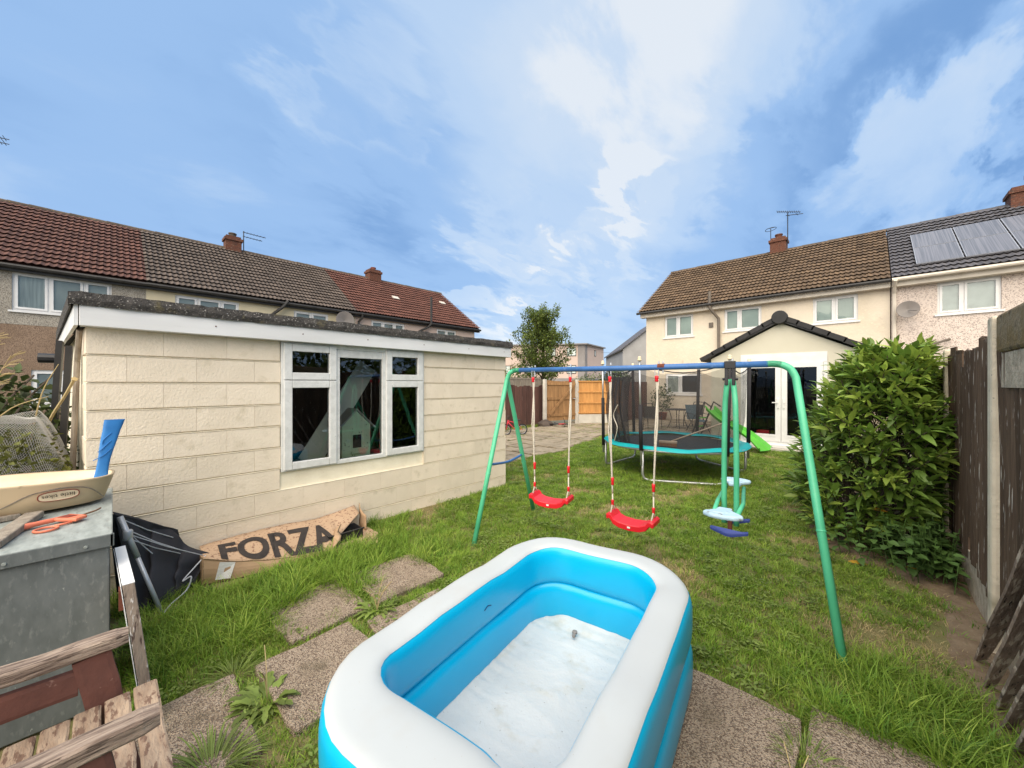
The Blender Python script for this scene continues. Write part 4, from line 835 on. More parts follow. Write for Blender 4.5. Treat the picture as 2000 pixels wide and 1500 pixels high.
# ================================================================== POOL
pl = thing('paddling_pool', 'white and blue inflatable paddling pool standing empty on the slabs', 'paddling pool', (-1.136, 1.407, .02), R(9.1))
def ring(hw, hl, r, n=10):
    pts = []
    for cx, cy, a0 in ((hw-r, hl-r, 0), (-hw+r, hl-r, 90), (-hw+r, -hl+r, 180), (hw-r, -hl+r, 270)):
        for k in range(n): t = R(a0 + 90*k/(n-1)); pts.append((cx + r*math.cos(t), cy + r*math.sin(t), math.cos(t), math.sin(t)))
    out = []
    for k in range(len(pts)):
        p, q = pts[k], pts[(k+1) % len(pts)]; out.append(p); d = math.dist(p[:2], q[:2])
        if d > .2:
            for j in range(1, 8): f = j/8; out.append(tuple(p[i]+(q[i]-p[i])*f for i in range(4)))
    return out
RG = ring(.482, .832, .31)
def torus(b, a0, a1, m, a, bb, zc, grow=0, sq=.50):
    n = len(RG); vs = []; fs = []
    for i, (x, y, nx, ny) in enumerate(RG):
        sag = .006*math.sin(x*9 + y*7) + .004*math.sin(y*17)
        for k in range(m):
            t = a0 + (a1-a0)*k/(m-1 if a1-a0 < 6.28 else m); c, s_ = math.cos(t), math.sin(t)
            c = math.copysign(abs(c)**sq, c); s_ = math.copysign(abs(s_)**sq, s_)
            dd = (a+grow)*c; dd -= (.10*max(0, -ny)**3*max(0, -c) if zc > .3 else .03*max(0, -ny)**3*max(0, -c)); vs.append((x + nx*dd, y + ny*dd, zc + (bb+grow)*s_ + sag*(1 if s_ > 0 else 0)))
    full = a1-a0 >= 6.28
    for i in range(n):
        i2 = (i+1) % n
        for k in range(m if full else m-1): k2 = (k+1) % m; fs.append((i*m+k, i2*m+k, i2*m+k2, i*m+k2))
    b.add(vs, fs)
b = B(); torus(b, 0, 2*math.pi, 28, .098, .130, .366); up_ = part('upper_chamber', b, 'pool_blue', pl, True, world=False)
b = B(); torus(b, R(50), R(130), 14, .098, .130, .366, .002); part('top_band', b, 'pool_white', pl, True, world=False)
b = B(); torus(b, 0, 2*math.pi, 24, .100, .128, .122); part('lower_chamber', b, 'pool_blue', pl, True, world=False)
b = B()
def pf(i, j):
    x, y = -.43 + .86*i, -.77 + 1.54*j; e = max(0, abs(x)-.32)*.2 + max(0, abs(y)-.64)*.2; ed = min(1, max(0, (abs(x)-.2)/.15, (abs(y)-.45)/.2))
    ph_ = x*.5 + y; w_ = .004*nz(x*3, y*5, 1) + .006*(1-abs(nz(x*3+y*1.0, y*8, 3))**.5) + .009*math.exp(-((x-.05+.35*(y-.1))/.06)**2)*math.exp(-((y-.25)/.3)**2)*(.6+nz(x*12, y*12)) + .010*ed*nz(x*5+3, y*26, 8)*(.4+nz(x*2, y*2, 5)) + .004*nz(x*22, y*9, 2)*ed
    return (x, y, .018 + w_ + e)
b.grid(pf, 90, 150); part('floor', b, 'pool_floor', pl, True, world=False)
b = B(); b.lathe([(.016, 0), (.016, .012), (.008, .014)], (-.10, .60, .04), 12); b.lathe([(.011, 0), (.011, .016)], (-.09, .565, .04), 12); part('valve', b, 'dish_grey', pl, world=False)
b = B(); 
for k, s_ in enumerate((-1, 1)):
    b.tube([(-.482+.100, .05+.03*q_, .36 + .012*(q_ % 2)) for q_ in range(3)], .0025, 4)
part('painted_crease', b, 'frame_blue', pl, world=False)  # fold drawn as a dark blue line, its shade put into the colour
for cx, cy, nx_, ny_ in ((-.386, .50, -1, 0), (-.386, -.52, -1, 0), (.386, .50, 1, 0), (-.17, .736, 0, 1), (.17, .736, 0, 1), (-.15, .736, 0, 1)):
    b = B(); b.tube([(cx + nx_*d_, cy + ny_*d_, z_) for z_, d_ in ((.45, .012), (.40, .001), (.33, .001), (.27, .010))], .0022, 4); b.tube([(cx + nx_*d_, cy + ny_*d_, z_) for z_, d_ in ((.22, .010), (.15, -.001), (.08, .001))], .0022, 4); part('painted_crease', b, 'frame_blue', pl, world=False)  # folds on the inner walls: shade painted as darker blue lines

# ================================================================== SWING SET
sw = thing('swing_set', 'green and blue tubular swing frame standing on the lawn', 'swing set', cw(1.0, 3.55))
Lx, Lz, Rx, Rz = .084, 4.234, 1.987, 2.92; HB = 1.775
bl, br_ = cw(Lx, Lz, HB), cw(Rx, Rz, HB); bd = (br_-bl).normalized(); pdv = Vector((-bd.y, bd.x, 0))
b = B(); b.tube([bl, (bl+br_)/2 + Vector((0, 0, -.006)), br_], .0255, 14); part('top_bar', b, 'frame_blue', sw, True)
for nm, e, d, feet in (('l', bl, -bd, (cw(-.388, 3.80), cw(.278, 4.86))), ('r', br_, bd, (cw(1.94, 2.205), cw(2.79, 3.33)))):
    for f in feet:
        top = e + d*.17 + Vector((0, 0, -.09)); fo = f + Vector((0, 0, -.02)); b = B()
        dirl = (fo - top).normalized(); pts = [e - d*.01, e + d*.04, e + d*.095 + Vector((0, 0, -.012)), e + d*.142 + Vector((0, 0, -.045)), top + dirl*.02, top + dirl*.15, top + dirl*.9, fo]
        b.tube([*smooth_path(pts[:5], 4), *pts[5:]], .0255, 12); lg = part('leg', b, 'frame_green', sw, True)
        k = top + (fo-top)*.60; q = B(); q.lathe([(.027, -.006), (.0285, 0), (.027, .006)], (0, 0, 0), 12); q.v = [tuple(dirl.to_track_quat('Z', 'Y').to_matrix() @ Vector(v) + k) for v in q.v]; part('joint', q, 'frame_green', lg)
    tops = [e + d*.17 + Vector((0, 0, -.09)) + ((f - (e + d*.17 + Vector((0, 0, -.09))))*.55) for f in feet]
    mid = (tops[0]+tops[1])/2 - Vector((0, 0, .05)) + d*.02
    b = B(); b.tube(smooth_path([tops[0], tops[0]*.6+mid*.4, mid*.8+tops[1]*.2, tops[1]], 4), .014, 8); part('brace', b, 'frame_blue', sw, True)
b = B()
for t in (.128, .279, .43, .587, .79, .60):
    p = bl + bd*(2.82*(t-.055)) ; b.tube([p + Vector((0, 0, .028)), p + Vector((0, 0, .05))], .008, 8); b.tube([p - Vector((0, 0, .02)), p - Vector((0, 0, .06))], .006, 8)
part('bolt', b, 'grey_metal', sw)
tp = lambda t: cw(-.055 + 2.32*t, 4.33 - 1.6*t, HB)
q = B(); p = tp(.60); q.tube([p - bd*.03, p + bd*.03], .0275, 12); part('collar', q, 'rust', sw)
rz = math.atan2(bd.y, bd.x)
def swing(t0, t1, zs, label, tw):
    a, c = tp(t0), tp(t1); m = (a+c)/2; hs = (c-a).length/2; th = thing('swing', label, 'swing', (m.x, m.y, zs), rz + tw, group='red swings on the frame')
    b = B(); top = [(-.222, .052), (-.205, .066), (-.185, .062), (-.16, .028), (-.10, .006), (0, -.002), (.10, .006), (.16, .028), (.185, .062), (.205, .066), (.222, .052)]
    bot = [(x, z-.036-(.012 if abs(x) < .2 else 0)) for x, z in top][::-1]; poly = [(x, -.078, z) for x, z in top+bot]
    vs = []; K = len(top+bot)
    for y, sc in ((-.100, .93), (-.090, 1), (.090, 1), (.100, .93)): vs += [(x*sc if sc < 1 else x, y, z - (.008 if sc < 1 else 0)) for x, z in top+bot]
    b.add(vs, [(i+k*K, (i+1) % K+k*K, (i+1) % K+(k+1)*K, i+(k+1)*K) for k in range(3) for i in range(K)] + [tuple(range(K))[::-1], tuple(range(3*K, 4*K))]); part('seat', b, 'seat_red', th, world=False, bevel=.003)
    b = B(); b.box((-.014, -.1015, -.034), (.014, -.099, -.018)); part('label', b, 'upvc', th, world=False)
    H = HB - zs - .06
    for sx_ in (-1, 1):
        x0 = sx_*.19; xt = sx_*hs; b = B(); j = .25 + .02*sx_
        b.tube(smooth_path([(xt, 0, H-.05), (xt*.99+.008, .004, H*.7), (x0*1.02+(xt-x0)*.4, -.004, H*.45), (x0*1.02, 0, j)], 5), .0085, 7); b.tube([(xt+.012, .006, H-.05), (xt*.99-.012, -.006, H*.6), (x0*1.03, .01, .36)], .0065, 6)
        b.tube([(x0*1.02, 0, j), (x0*1.02, 0, .13), (x0, -.06, .05)], .0075, 6); b.tube([(x0*1.02, 0, .13), (x0, .06, .05)], .0075, 6); rp = part('rope', b, 'white_rope', th, True, world=False)
        for z, h, r in ((.115, .055, .014), (.31, .075, .015), (H-.075, .055, .017)):
            xx = x0*1.02 if z < .5 else xt; q = B(); q.lathe([(r*.75, z), (r, z+.006), (r*.8, z+h*.4), (r, z+h*.55), (r, z+h-.006), (r*.7, z+h)], (xx, 0, 0), 9); part('clip', q, 'seat_red', rp, True, world=False)
        q = B(); q.tube([(xt-.012, 0, H-.03), (xt-.016, 0, H+.02), (xt-.012, 0, H+.05)], .004, 6); q.tube([(xt+.012, 0, H-.03), (xt+.016, 0, H+.02), (xt+.012, 0, H+.05)], .004, 6); part('hanger', q, 'grey_metal', rp, world=False)
swing(.128, .279, .385, 'red plastic swing seat on white ropes nearer the garage', R(6)); swing(.43, .587, .335, 'red plastic swing seat on white ropes nearer the glider', R(-3))
hg = tp(.79); gl = thing('glider', 'two seat glider with pale blue saddle seats hanging from the frame', 'glider', (hg.x, hg.y, 0), rz)
b = B(); b.box((-.038, -.03, 1.61), (-.012, .03, 1.76)); b.box((.012, -.03, 1.61), (.038, .03, 1.76)); b.box((-.040, -.034, 1.745), (.040, .034, 1.806)); b.tube([(-.055, 0, 1.66), (.055, 0, 1.66)], .012, 8); part('bracket', b, 'black_plastic', gl, world=False, bevel=.008)
for sx_, y1 in ((-1, .03), (1, -.03)):
    b = B(); b.tube(smooth_path([(sx_*.018, 0, 1.66), (sx_*.030, y1*.3, 1.55), (sx_*.040, y1, 1.40), (sx_*.046, y1, .95), (sx_*.044, y1*.5, .48)], 4), .0205, 12); part('upright', b, 'frame_green', gl, True, world=False)
    b = B(); b.tube([(sx_*.070, -.48, .675), (sx_*.090, 0, .655), (sx_*.070, .48, .675)], .016, 10); part('seat_bar', b, 'frame_green', gl, True, world=False, label='faded pale green seat bar')
for sgn in (-1, 1):
    b = B(); out = [(-.045, .40), (-.055, .47), (-.115, .54), (-.125, .58), (-.08, .62), (0, .635), (.08, .62), (.125, .58), (.115, .54), (.055, .47), (.045, .40)]
    b.prism([(x, sgn*y, .695 + .03*(y-.5)) for x, y in out], (0, 0, .032)); part('seat', b, 'seat_blue', gl, world=False, bevel=.012)
b = B(); b.tube([(0, 0, .60), (0, -.03, .44)], .017, 8); part('foot_post', b, 'rust', gl, world=False)
for yy, z in ((-.12, .435), (.14, .46)):
    b = B(); b.prism([(-.13, yy-.02, z+.02), (-.02, yy-.03, z-.012), (.02, yy-.03, z-.012), (.13, yy-.02, z+.02), (.13, yy+.02, z+.02), (.02, yy+.03, z-.012), (-.02, yy+.03, z-.012), (-.13, yy+.02, z+.02)], (0, 0, .022)); part('foot_peg', b, 'peg_blue', gl, world=False, bevel=.004)

# ================================================================== TRAMPOLINE
tc_ = cw(3.037, 7.12); TR, TZ = 1.225, .56
tr_ = thing('trampoline', 'round trampoline with teal safety pad and sagging black net', 'trampoline', tc_)
an = [YAW + R(165 + 60*k) for k in range(6)]; pol = lambda a, r, z: (tc_.x + r*math.cos(a), tc_.y + r*math.sin(a), z)
b = B(); b.tube([pol(2*math.pi*k/64, TR, TZ-.03) for k in range(64)], .022, 8, closed=True); part('frame_ring', b, 'silver_tube', tr_, True)
b = B()
def padf(i, j): a = 2*math.pi*i; r = TR + .035 - .235*j; return pol(a, r + .006*math.sin(a*11), TZ + .028*math.sin(min(1, j*1.35)*math.pi)*(1+.3*math.sin(a*9)) - .016*(j == 0) - .002 + .012*math.sin(a*7))
b.grid(padf, 160, 8, True); part('pad', b, 'teal_pad', tr_, True)
b = B(); 
def matf(i, j): a = 2*math.pi*i; r = (TR-.17)*j; return pol(a, max(r, .001), TZ - .03 - .03*(1-j*j))
b.grid(matf, 64, 8, True); part('bounce_mat', b, 'mat_black', tr_, True)
for k in (1, 3, 5):
    p, q = Vector(pol(an[k], TR, TZ-.05)), Vector(pol(an[(k+1) % 6], TR, TZ-.05)); g0, g1 = Vector((p.x, p.y, .025)), Vector((q.x, q.y, .025)); dd = (g1-g0).normalized()
    b = B(); b.tube([p, g0 + Vector((0, 0, .12)), *smooth_path([g0 + Vector((0, 0, .10)), g0 + dd*.03 + Vector((0, 0, .03)), g0 + dd*.12], 4), *smooth_path([g1 - dd*.12, g1 - dd*.03 + Vector((0, 0, .03)), g1 + Vector((0, 0, .10))], 4), q], .021, 8); part('leg', b, 'silver_tube', tr_, True)
topz = 2.0; tops = []
for k in range(6):
    a = an[k]; ln = (.05, -.02, .03, .0, -.03, .02)[k]; p0 = Vector(pol(a, TR+.045, .28)); p1 = Vector(pol(a + ln, TR+.06, topz)); tops.append(p1)
    b = B(); b.tube([p0, p0.lerp(p1, .5)], .019, 8); b.tube([p0.lerp(p1, .5), p1], .016, 8); po = part('pole', b, 'silver_tube', tr_, True)
    b = B(); lo, hi = ((.08, .62), (.14, .60), (.10, .96), (.12, .97), (.12, .97), (.12, .97))[k]; lo, hi = ((.08, .62), (.14, .58), (.12, .985), (.16, .96), (.16, .96), (.16, .96))[k]; b.tube([p0.lerp(p1, lo), p0.lerp(p1, hi)], .032, 10); part('foam_sleeve', b, 'foam_black', po, True)
    b = B(); b.lathe([(.02, 0), (.034, .01), (.034, .03), (.024, .035), (.03, .05), (.026, .07), (.008, .08)], tuple(p1), 12); part('cap', b, 'sandpit_inside', po, True)
b = B()
for k in range(6):
    p, q = tops[k], tops[(k+1) % 6]; n = 9
    def nf(i, j, p=p, q=q, k=k):
        t = i; top = p.lerp(q, t) - Vector((0, 0, .10 + .16*math.sin(t*math.pi))); a0, a1 = an[k], an[k] + R(60); a = a0 + (a1-a0)*t
        bot = Vector(pol(a, TR - .16, TZ + .02)); c_ = Vector((tc_.x, tc_.y, 0)); v = bot.lerp(top, j); rad = Vector((v.x-c_.x, v.y-c_.y, 0)).normalized()
        return v + rad * (.09*math.sin(j*math.pi)*math.sin(t*math.pi) + .02*nz(t*4, j*3, k)) 
    b.grid(nf, n, 10)
part('net', b, 'net', tr_, True)
b = B(); k = 0
def bunch(i, j):
    a = an[0] + R(14 + 30*i); t = j; r = TR - .12 + .10*math.sin(t*3.1) + .05*math.sin(i*22 + t*3); return pol(a, r, TZ + .0 + (topz - TZ - .25)*t)
b.grid(bunch, 26, 10); part('net_bunch', b, 'net_thick', tr_, True)
b = B(); 
for k in (0, 1, 2, 5): p, q = tops[k], tops[(k+1) % 6]; b.tube([p.lerp(q, t/8) - Vector((0, 0, .06 + .14*math.sin(math.pi*t/8))) for t in range(9)], .009, 5)
b.tube(smooth_path([Vector(pol(an[0]+R(36), TR-.02, 1.72)), Vector(pol(an[0]+R(36), TR-.02, 1.2)), Vector(pol(an[0]+R(44), TR-.05, .62))], 5), .012, 5); part('strap', b, 'foam_black', tr_)
b = B(); b.tube(smooth_path([Vector(pol(an[0]+R(36), TR+.02, 1.25)), Vector(pol(an[0]+R(30), TR+.02, 1.05)), Vector(pol(an[0]+R(36), TR+.03, .85)), Vector(pol(an[0]+R(30), TR, .60))], 5), .008, 5); part('cord', b, 'white_rope', tr_)
br = thing('broom', 'wooden broom lying across the trampoline mat', 'broom', cw(2.78, 6.66, .53))
h0, h1 = cw(2.80, 6.66, .60), cw(3.92, 6.5, 1.04); b = B(); b.tube([h0, h1], .013, 8); part('handle', b, 'broom_wood', br, True)
b = B(); hd = cw(2.76, 6.66, .595); b.box((-.15, -.03, -.02), (.15, .03, .02), Matrix.Translation(hd) @ Matrix.Rotation(YAW+R(-28), 4, 'Z')); part('head', b, 'broom_wood', br, bevel=.008)
b = B(); b.box((-.145, -.04, -.075), (.145, .035, -.02), Matrix.Translation(hd) @ Matrix.Rotation(YAW+R(-28), 4, 'Z')); part('bristles', b, 'bristle', br)

# ================================================================== PATIO THINGS
tbp = Vector((-5.0, 14.1, 0)); t_ = thing('patio_table', 'round dark patio table by the cream house wall', 'table', tbp)
b = B(); b.lathe([(.40, .68), (.42, .69), (.42, .705), (.40, .71)], tuple(tbp), 24); part('table_top', b, 'chair_dark', t_, True)
for k in range(4): a = k*math.pi/2 + .5; b = B(); b.tube(smooth_path([tbp + Vector((.30*math.cos(a), .30*math.sin(a), .68)), tbp + Vector((.22*math.cos(a), .22*math.sin(a), .35)), tbp + Vector((.36*math.cos(a), .36*math.sin(a), 0))], 4), .014, 6); part('leg', b, 'chair_dark', t_)
def patio_chair(p, rz_, label, fab='chair_fabric'):
    h = thing('patio_chair', label, 'chair', p, rz_, 'dark metal patio chairs'); b = B(); b.box((-.23, -.22, .40), (.23, .22, .42)); part('seat', b, fab, h, world=False)
    b = B(); b.grid(lambda i, j: (-.21 + .42*i, .22 + .10*j, .44 + .40*j), 3, 3); part('backrest', b, fab, h, world=False)
    b = B(); b.tube(smooth_path([(-.23, .20, .42), (-.24, .32, .85), (-.15, .34, .93), (.15, .34, .93), (.24, .32, .85), (.23, .20, .42)], 4), .014, 6); part('back_frame', b, 'chair_dark', h, world=False)
    for sx_ in (-1, 1):
        b = B(); b.tube([(sx_*.24, -.24, 0), (sx_*.25, -.20, .62), (sx_*.25, .26, .64)], .013, 6); part('front_leg', b, 'chair_dark', h, world=False); b = B(); b.tube([(sx_*.23, .22, .41), (sx_*.24, .30, 0)], .013, 6); part('rear_leg', b, 'chair_dark', h, world=False)
    return h
patio_chair((-4.75, 15.0, 0), R(-20), 'dark patio chair with arched back behind the round table')
patio_chair((-5.55, 13.2, 0), R(185), 'dark patio chair seen from behind left of the table')
fc = thing('folding_chair', 'blue grey folding camp chair right of the patio table', 'chair', (-4.15, 13.6, 0), R(50))
b = B(); b.grid(lambda i, j: (-.24+.48*i, -.2+.45*j, .40 - .05*math.sin(i*math.pi)), 4, 3); part('seat', b, 'chair_blue', fc, world=False); b = B(); b.grid(lambda i, j: (-.24+.48*i, .25+.14*j, .40+.5*j), 3, 3); part('backrest', b, 'chair_blue', fc, world=False)
for sx_ in (-1, 1): b = B(); b.tube([(sx_*.25, -.25, 0), (sx_*.25, .25, .62)], .013, 6); b.tube([(sx_*.25, .30, 0), (sx_*.25, -.22, .60), (sx_*.25, .28, .63)], .013, 6); part('leg', b, 'chair_dark', fc, world=False)
sl_ = thing('garden_slide', 'bright green plastic childrens slide behind the trampoline', 'slide', (-2.4, 10.7, 0))
s0, s1 = Vector((-3.05, 10.95, .92)), Vector((-1.72, 10.42, .06)); dd = (s1-s0); sd2 = Vector((-dd.y, dd.x, 0)).normalized()
b = B()
def slf(i, j):
    pr = [(-.21, .10), (-.17, .11), (-.15, .0), (0, -.012), (.15, .0), (.17, .11), (.21, .10)][round(i*6)]; t = j
    return s0 + dd*t + sd2*pr[0]*(1+.25*(t > .8)*(t-.8)*5) + Vector((0, 0, pr[1]*(1-.35*t) + .06*math.sin(t*math.pi*2)*-.8))
b.grid(slf, 7, 20); ob = part('chute', b, 'slide_green', sl_); kk = ob.modifiers.new('solid', 'SOLIDIFY'); kk.thickness = .015
for sx_ in (-1, 1): b = B(); p = s0 + sd2*.18*sx_; b.tube([p + Vector((-.45, .1, -.92)), p + Vector((-.10, .05, .05)), p + Vector((-.02, 0, .22)), p + Vector((.15, 0, .1))], .02, 8); part('side_rail', b, 'chair_dark', sl_)
for k in range(3): b = B(); p = s0 + Vector((-.40+.1*k, .1, -.70+.24*k)); b.tube([p - sd2*.18, p + sd2*.18], .018, 8); part('rung', b, 'slide_green', sl_)
# bicycles
def bicycle(loc, rz_, label, tilt=0, z=0):
    k = thing('kids_bicycle', label, 'bicycle', (*loc, z), rz_, 'small red childrens bicycles'); k.rotation_euler = (tilt, 0, rz_)
    for x in (-.27, .27):
        b = B(); b.tube([(x + .16*math.cos(t), 0, .17 + .16*math.sin(t)) for t in [q*math.pi/10 for q in range(20)]], .018, 6, closed=True); wl = part('wheel', b, 'tyre', k, True, world=False)
        b = B(); b.tube([(x + .135*math.cos(t), 0, .17 + .135*math.sin(t)) for t in [q*math.pi/10 for q in range(20)]], .008, 5, closed=True); [b.tube([(x, 0, .17), (x + .135*math.cos(t), 0, .17 + .135*math.sin(t))], .003, 4) for t in [q*math.pi/4 for q in range(8)]]; part('rim', b, 'silver_tube', wl, world=False)
    b = B(); b.tube([(.27, 0, .17), (.20, 0, .48)], .015, 8); b.tube([(.21, 0, .42), (-.02, 0, .18), (-.10, 0, .42)], .018, 8); b.tube([(.20, 0, .45), (-.09, 0, .38), (-.27, 0, .17), (-.02, 0, .18)], .013, 8); part('frame', b, 'bike_red', k, True, world=False)
    b = B(); b.tube([(.15, -.2, .62), (.19, -.08, .58), (.20, 0, .50), (.19, .08, .58), (.15, .2, .62)], .011, 6); part('handlebar', b, 'chair_dark', k, world=False)
    b = B(); b.prism([(-.20, -.06, .45), (-.02, -.02, .45), (-.02, .02, .45), (-.20, .06, .45)], (0, 0, .04)); part('saddle', b, 'black_plastic', k, world=False, bevel=.01)
bicycle((-8.15, 8.75), R(-120), 'small red childrens bicycle standing by the brown fence'); bicycle((-8.62, 11.75), R(40), 'red childrens bicycle toppled beside the wooden gate', R(80), .06)
b = B()
def lump(i, j): a = 2*math.pi*i; f = j*math.pi/2; r = .30*(1+.3*nz(math.cos(a), math.sin(a), j*2, 2)); return (-8.95 + r*math.cos(a)*math.sin(f+.0001), 11.35 + r*math.sin(a)*math.sin(f+.0001), .24*math.cos(f)*(1+.3*nz(a, j, 3)))
b.grid(lump, 18, 8, True); solo('rubbish_bag', b, 'junk', 'dark crumpled bag of rubbish by the gate post', 'rubbish', (-8.95, 11.35, 0), smooth=True)

# ================================================================== LEFT FOREGROUND JUNK
bk_ = thing('metal_bunker', 'grey galvanised metal storage bunker at the left edge', 'metal box', (-3.2, -.6, 0))
b = B(); b.box((-3.98, -1.2, 0), (-2.8, -.012, .835)); part('body', b, 'galvanised', bk_, bevel=.006)
b = B(); b.box((-4.0, -1.23, .84), (-2.785, .0, .866)); ld = part('lid', b, 'galv_lit', bk_, bevel=.005)
b = B(); b.box((-2.788, -1.23, .800), (-2.778, .004, .862)); b.box((-2.80, -.010, .80), (-2.778, .006, .862)); part('rim', b, 'galvanised', ld, bevel=.003)
b = B(); [b.lathe([(.008, -2.778), (.006, -2.773)], (0, y, .822), 8, 'x') for y in (-.09, -.33, -.6)]; part('rivet', b, 'galv_lit', ld)
sp = thing('sandpit', 'tan plastic sandpit tray lying on the metal bunker', 'sandpit', (-3.23, -.55, .94))
RS = []
for k in range(60):
    t = 2*math.pi*k/60; c, s_ = math.cos(t), math.sin(t); RS.append((math.copysign(abs(c)**.75, c), math.copysign(abs(s_)**.55, s_)))
def tray(prof):
    b = B(); n = len(RS); vs = []
    for (hx, hy, z) in prof: vs += [(-3.64 + hx*c, -.585 + hy*s_, z + .012*math.cos(3*s_)*(z > 1)) for c, s_ in RS]
    b.add(vs, [(i*n+j, i*n+(j+1) % n, (i+1)*n+(j+1) % n, (i+1)*n+j) for i in range(len(prof)-1) for j in range(n)]); return b
b = tray([(.02, .02, .882), (.15, .50, .882), (.205, .55, .89), (.222, .575, .97), (.236, .592, 1.04), (.240, .597, 1.05), (.226, .583, 1.051)]); part('shell', b, 'sandpit_tan', sp, True)
b = tray([(.228, .584, 1.049), (.212, .565, 1.015), (.19, .54, .995), (.13, .40, 1.005), (.06, .2, 1.0), (.0001, .0001, 1.012)]); part('inside', b, 'sandpit_inside', sp, True)
# oval badge (stands upside down) and moulded arc on the side facing the lawn
bp = Vector((-3.045, -.215, 1.025)); tilt = Matrix.Rotation(R(-12), 3, 'Y')
def onside(y, z):
    yy = (y + .585)/.592; hx = .236*(1-abs(yy)**(2/.55))**.375 if abs(yy) < 1 else 0; f = (z-.89)/.15; return Vector((-3.64 + hx*(.87 + .13*f) + .002, y, z))
b = B(); b.poly([onside(-.215 + .075*math.copysign(abs(math.cos(t))**.7, math.cos(t)), .970 + .026*math.copysign(abs(math.sin(t))**.7, math.sin(t))) + Vector((.006, 0, 0)) for t in [2*math.pi*q/32 for q in range(32)]]); bg_ = part('badge', b, 'sandpit_inside', sp)
b = B(); b.tube([onside(-.215 + .077*math.copysign(abs(math.cos(t))**.7, math.cos(t)), .970 + .028*math.copysign(abs(math.sin(t))**.7, math.sin(t))) + Vector((.006, 0, 0)) for t in [2*math.pi*q/32 for q in range(32)]], .0025, 5, closed=True); part('badge_rim', b, 'red_dark', bg_)
me = text_mesh('little tikes', .030, .0005); me.materials.append(M['print_black']); xs = [v.co.x for v in me.vertices]; wd = max(xs)
o = bpy.data.objects.new('lettering', me); C.objects.link(o); o.parent = bg_
for v in me.vertices: v.co = onside(-.215 - (v.co.x - wd/2)*(.125/wd), .970 - (v.co.y - .010)) + Vector((.009, 0, 0)) - Vector(base_of(sp))
b = B(); b.tube(smooth_path([onside(-.56, .90), onside(-.42, .94), onside(-.32, .995), onside(-.20, 1.012), onside(-.10, .985), onside(-.04, .91)], 5), .003, 5); part('moulded_arc', b, 'grey_wood', sp)
bt = thing('blue_plastic_post', 'blue plastic tube standing upright in the sandpit end', 'toy part', (-3.62, -.04, 1.02)); b = B()
def btf(i, j):
    a = 2*math.pi*i; z = 1.0 + .385*j; c = Vector((-3.62, -.055 + .045*j + .02*j*j, z)); w = .034 + .012*max(0, j-.8)*5 - .006*math.sin(j*6); c_, s_ = math.cos(a), math.sin(a)
    return c + Vector((.022*math.copysign(abs(c_)**.5, c_), w*math.copysign(abs(s_)**.6, s_), 0))
b.grid(btf, 24, 12, True); part('tube', b, 'blue_plastic', bt, True)
b = B(); [b.tube(smooth_path([(-3.597, -.085+.02*k, 1.13+.05*k), (-3.594, -.04, 1.16+.05*k), (-3.597, -.005, 1.20+.05*k)], 4), .0025, 5) for k in range(3)]; part('moulded_rib', b, 'blue_plastic', bt)
ty = thing('toy_spade', 'salmon pink plastic toy spade on the bunker lid', 'toy', (-3.1, -.25, .87))
b = B(); b.tube(smooth_path([(-3.11, -.36, .885), (-3.16, -.28, .887), (-3.20, -.20, .885)], 4), [.016]*4+[.013]*4+[.008], 8); part('handle', b, 'salmon_plastic', ty, True)
b = B(); b.prism([(-3.20, -.235, .878), (-3.14, -.18, .878), (-3.10, -.135, .878), (-3.15, -.095, .878), (-3.24, -.16, .878)], (0, 0, .018)); part('blade', b, 'salmon_plastic', ty, bevel=.006); b = B(); b.prism([(-3.19, -.205, .897), (-3.15, -.165, .897), (-3.17, -.13, .897), (-3.22, -.17, .897)], (0, 0, .001)); part('stain', b, 'red_dark', ty)
b = B(); b.tube([(-3.065 + .040*math.cos(t), -.235 + .040*math.sin(t), .874) for t in [2*math.pi*q/24 for q in range(24)]], .006, 6, closed=True); b.tube([(-3.10, -.21, .875), (-3.12, -.15, .876)], .006, 6); solo('toy_ring', b, 'salmon_plastic', 'salmon pink toy ring handle in front of the toy spade', 'toy', (-3.06, -.23, .87), smooth=True)
for i, (p0, p1, w, h, lb) in enumerate((((-2.88, -.385, .886), (-3.40, -.30, .888), .07, .034, 'grey weathered wood offcut nearer the bunker front edge'), ((-3.36, -.62, .884), (-3.46, -.36, .884), .06, .03, 'grey weathered wood batten wedged under the sandpit'))):
    b = B(); b.bar(p0, p1, w, h); solo('wood_offcut', b, 'grey_wood', lb, 'wood', p0, bevel=.006)
b = B(); b.tube(smooth_path([(-3.22, -.13, .878), (-3.27, -.07, .882), (-3.33, -.05, .88)], 4), .005, 5); solo('stick', b, 'bristle', 'thin brown stick on the bunker lid by the spade', 'stick', (-3.27, -.07, .88))
# board leaning by the bunker
bo = thing('board', 'peeling white board standing on edge beside the metal bunker', 'board', (-2.7, .12, 0))
c0_, c1_, c2_, c3_ = Vector((-2.47, .105, 0)), Vector((-3.14, .085, 0)), Vector((-3.12, .008, .68)), Vector((-2.53, .030, .675)); tv = Vector((.006, .042, .003))
b = B(); b.prism([c0_, c1_, c2_, c3_], tv); part('panel', b, 'board_edge', bo, bevel=.003)
b = B(); b.prism([c3_ + Vector((0, 0, .002)), c2_ + Vector((0, 0, .002)), c2_ + tv + Vector((0, 0, .002)), c3_ + tv + Vector((0, 0, .002))], (0, 0, .004)); part('top_edge', b, 'board_white', bo); b = B(); b.prism([c0_ - Vector((0, .003, 0)), c1_ - Vector((0, .003, 0)), c2_ - Vector((0, .003, 0)), c3_ - Vector((0, .003, 0))], (0, -.002, 0)); part('face', b, 'board_white', bo)
b = B(); b.box((-2.74, .02, .50), (-2.68, .055, .60)); part('hinge', b, 'rust', bo)
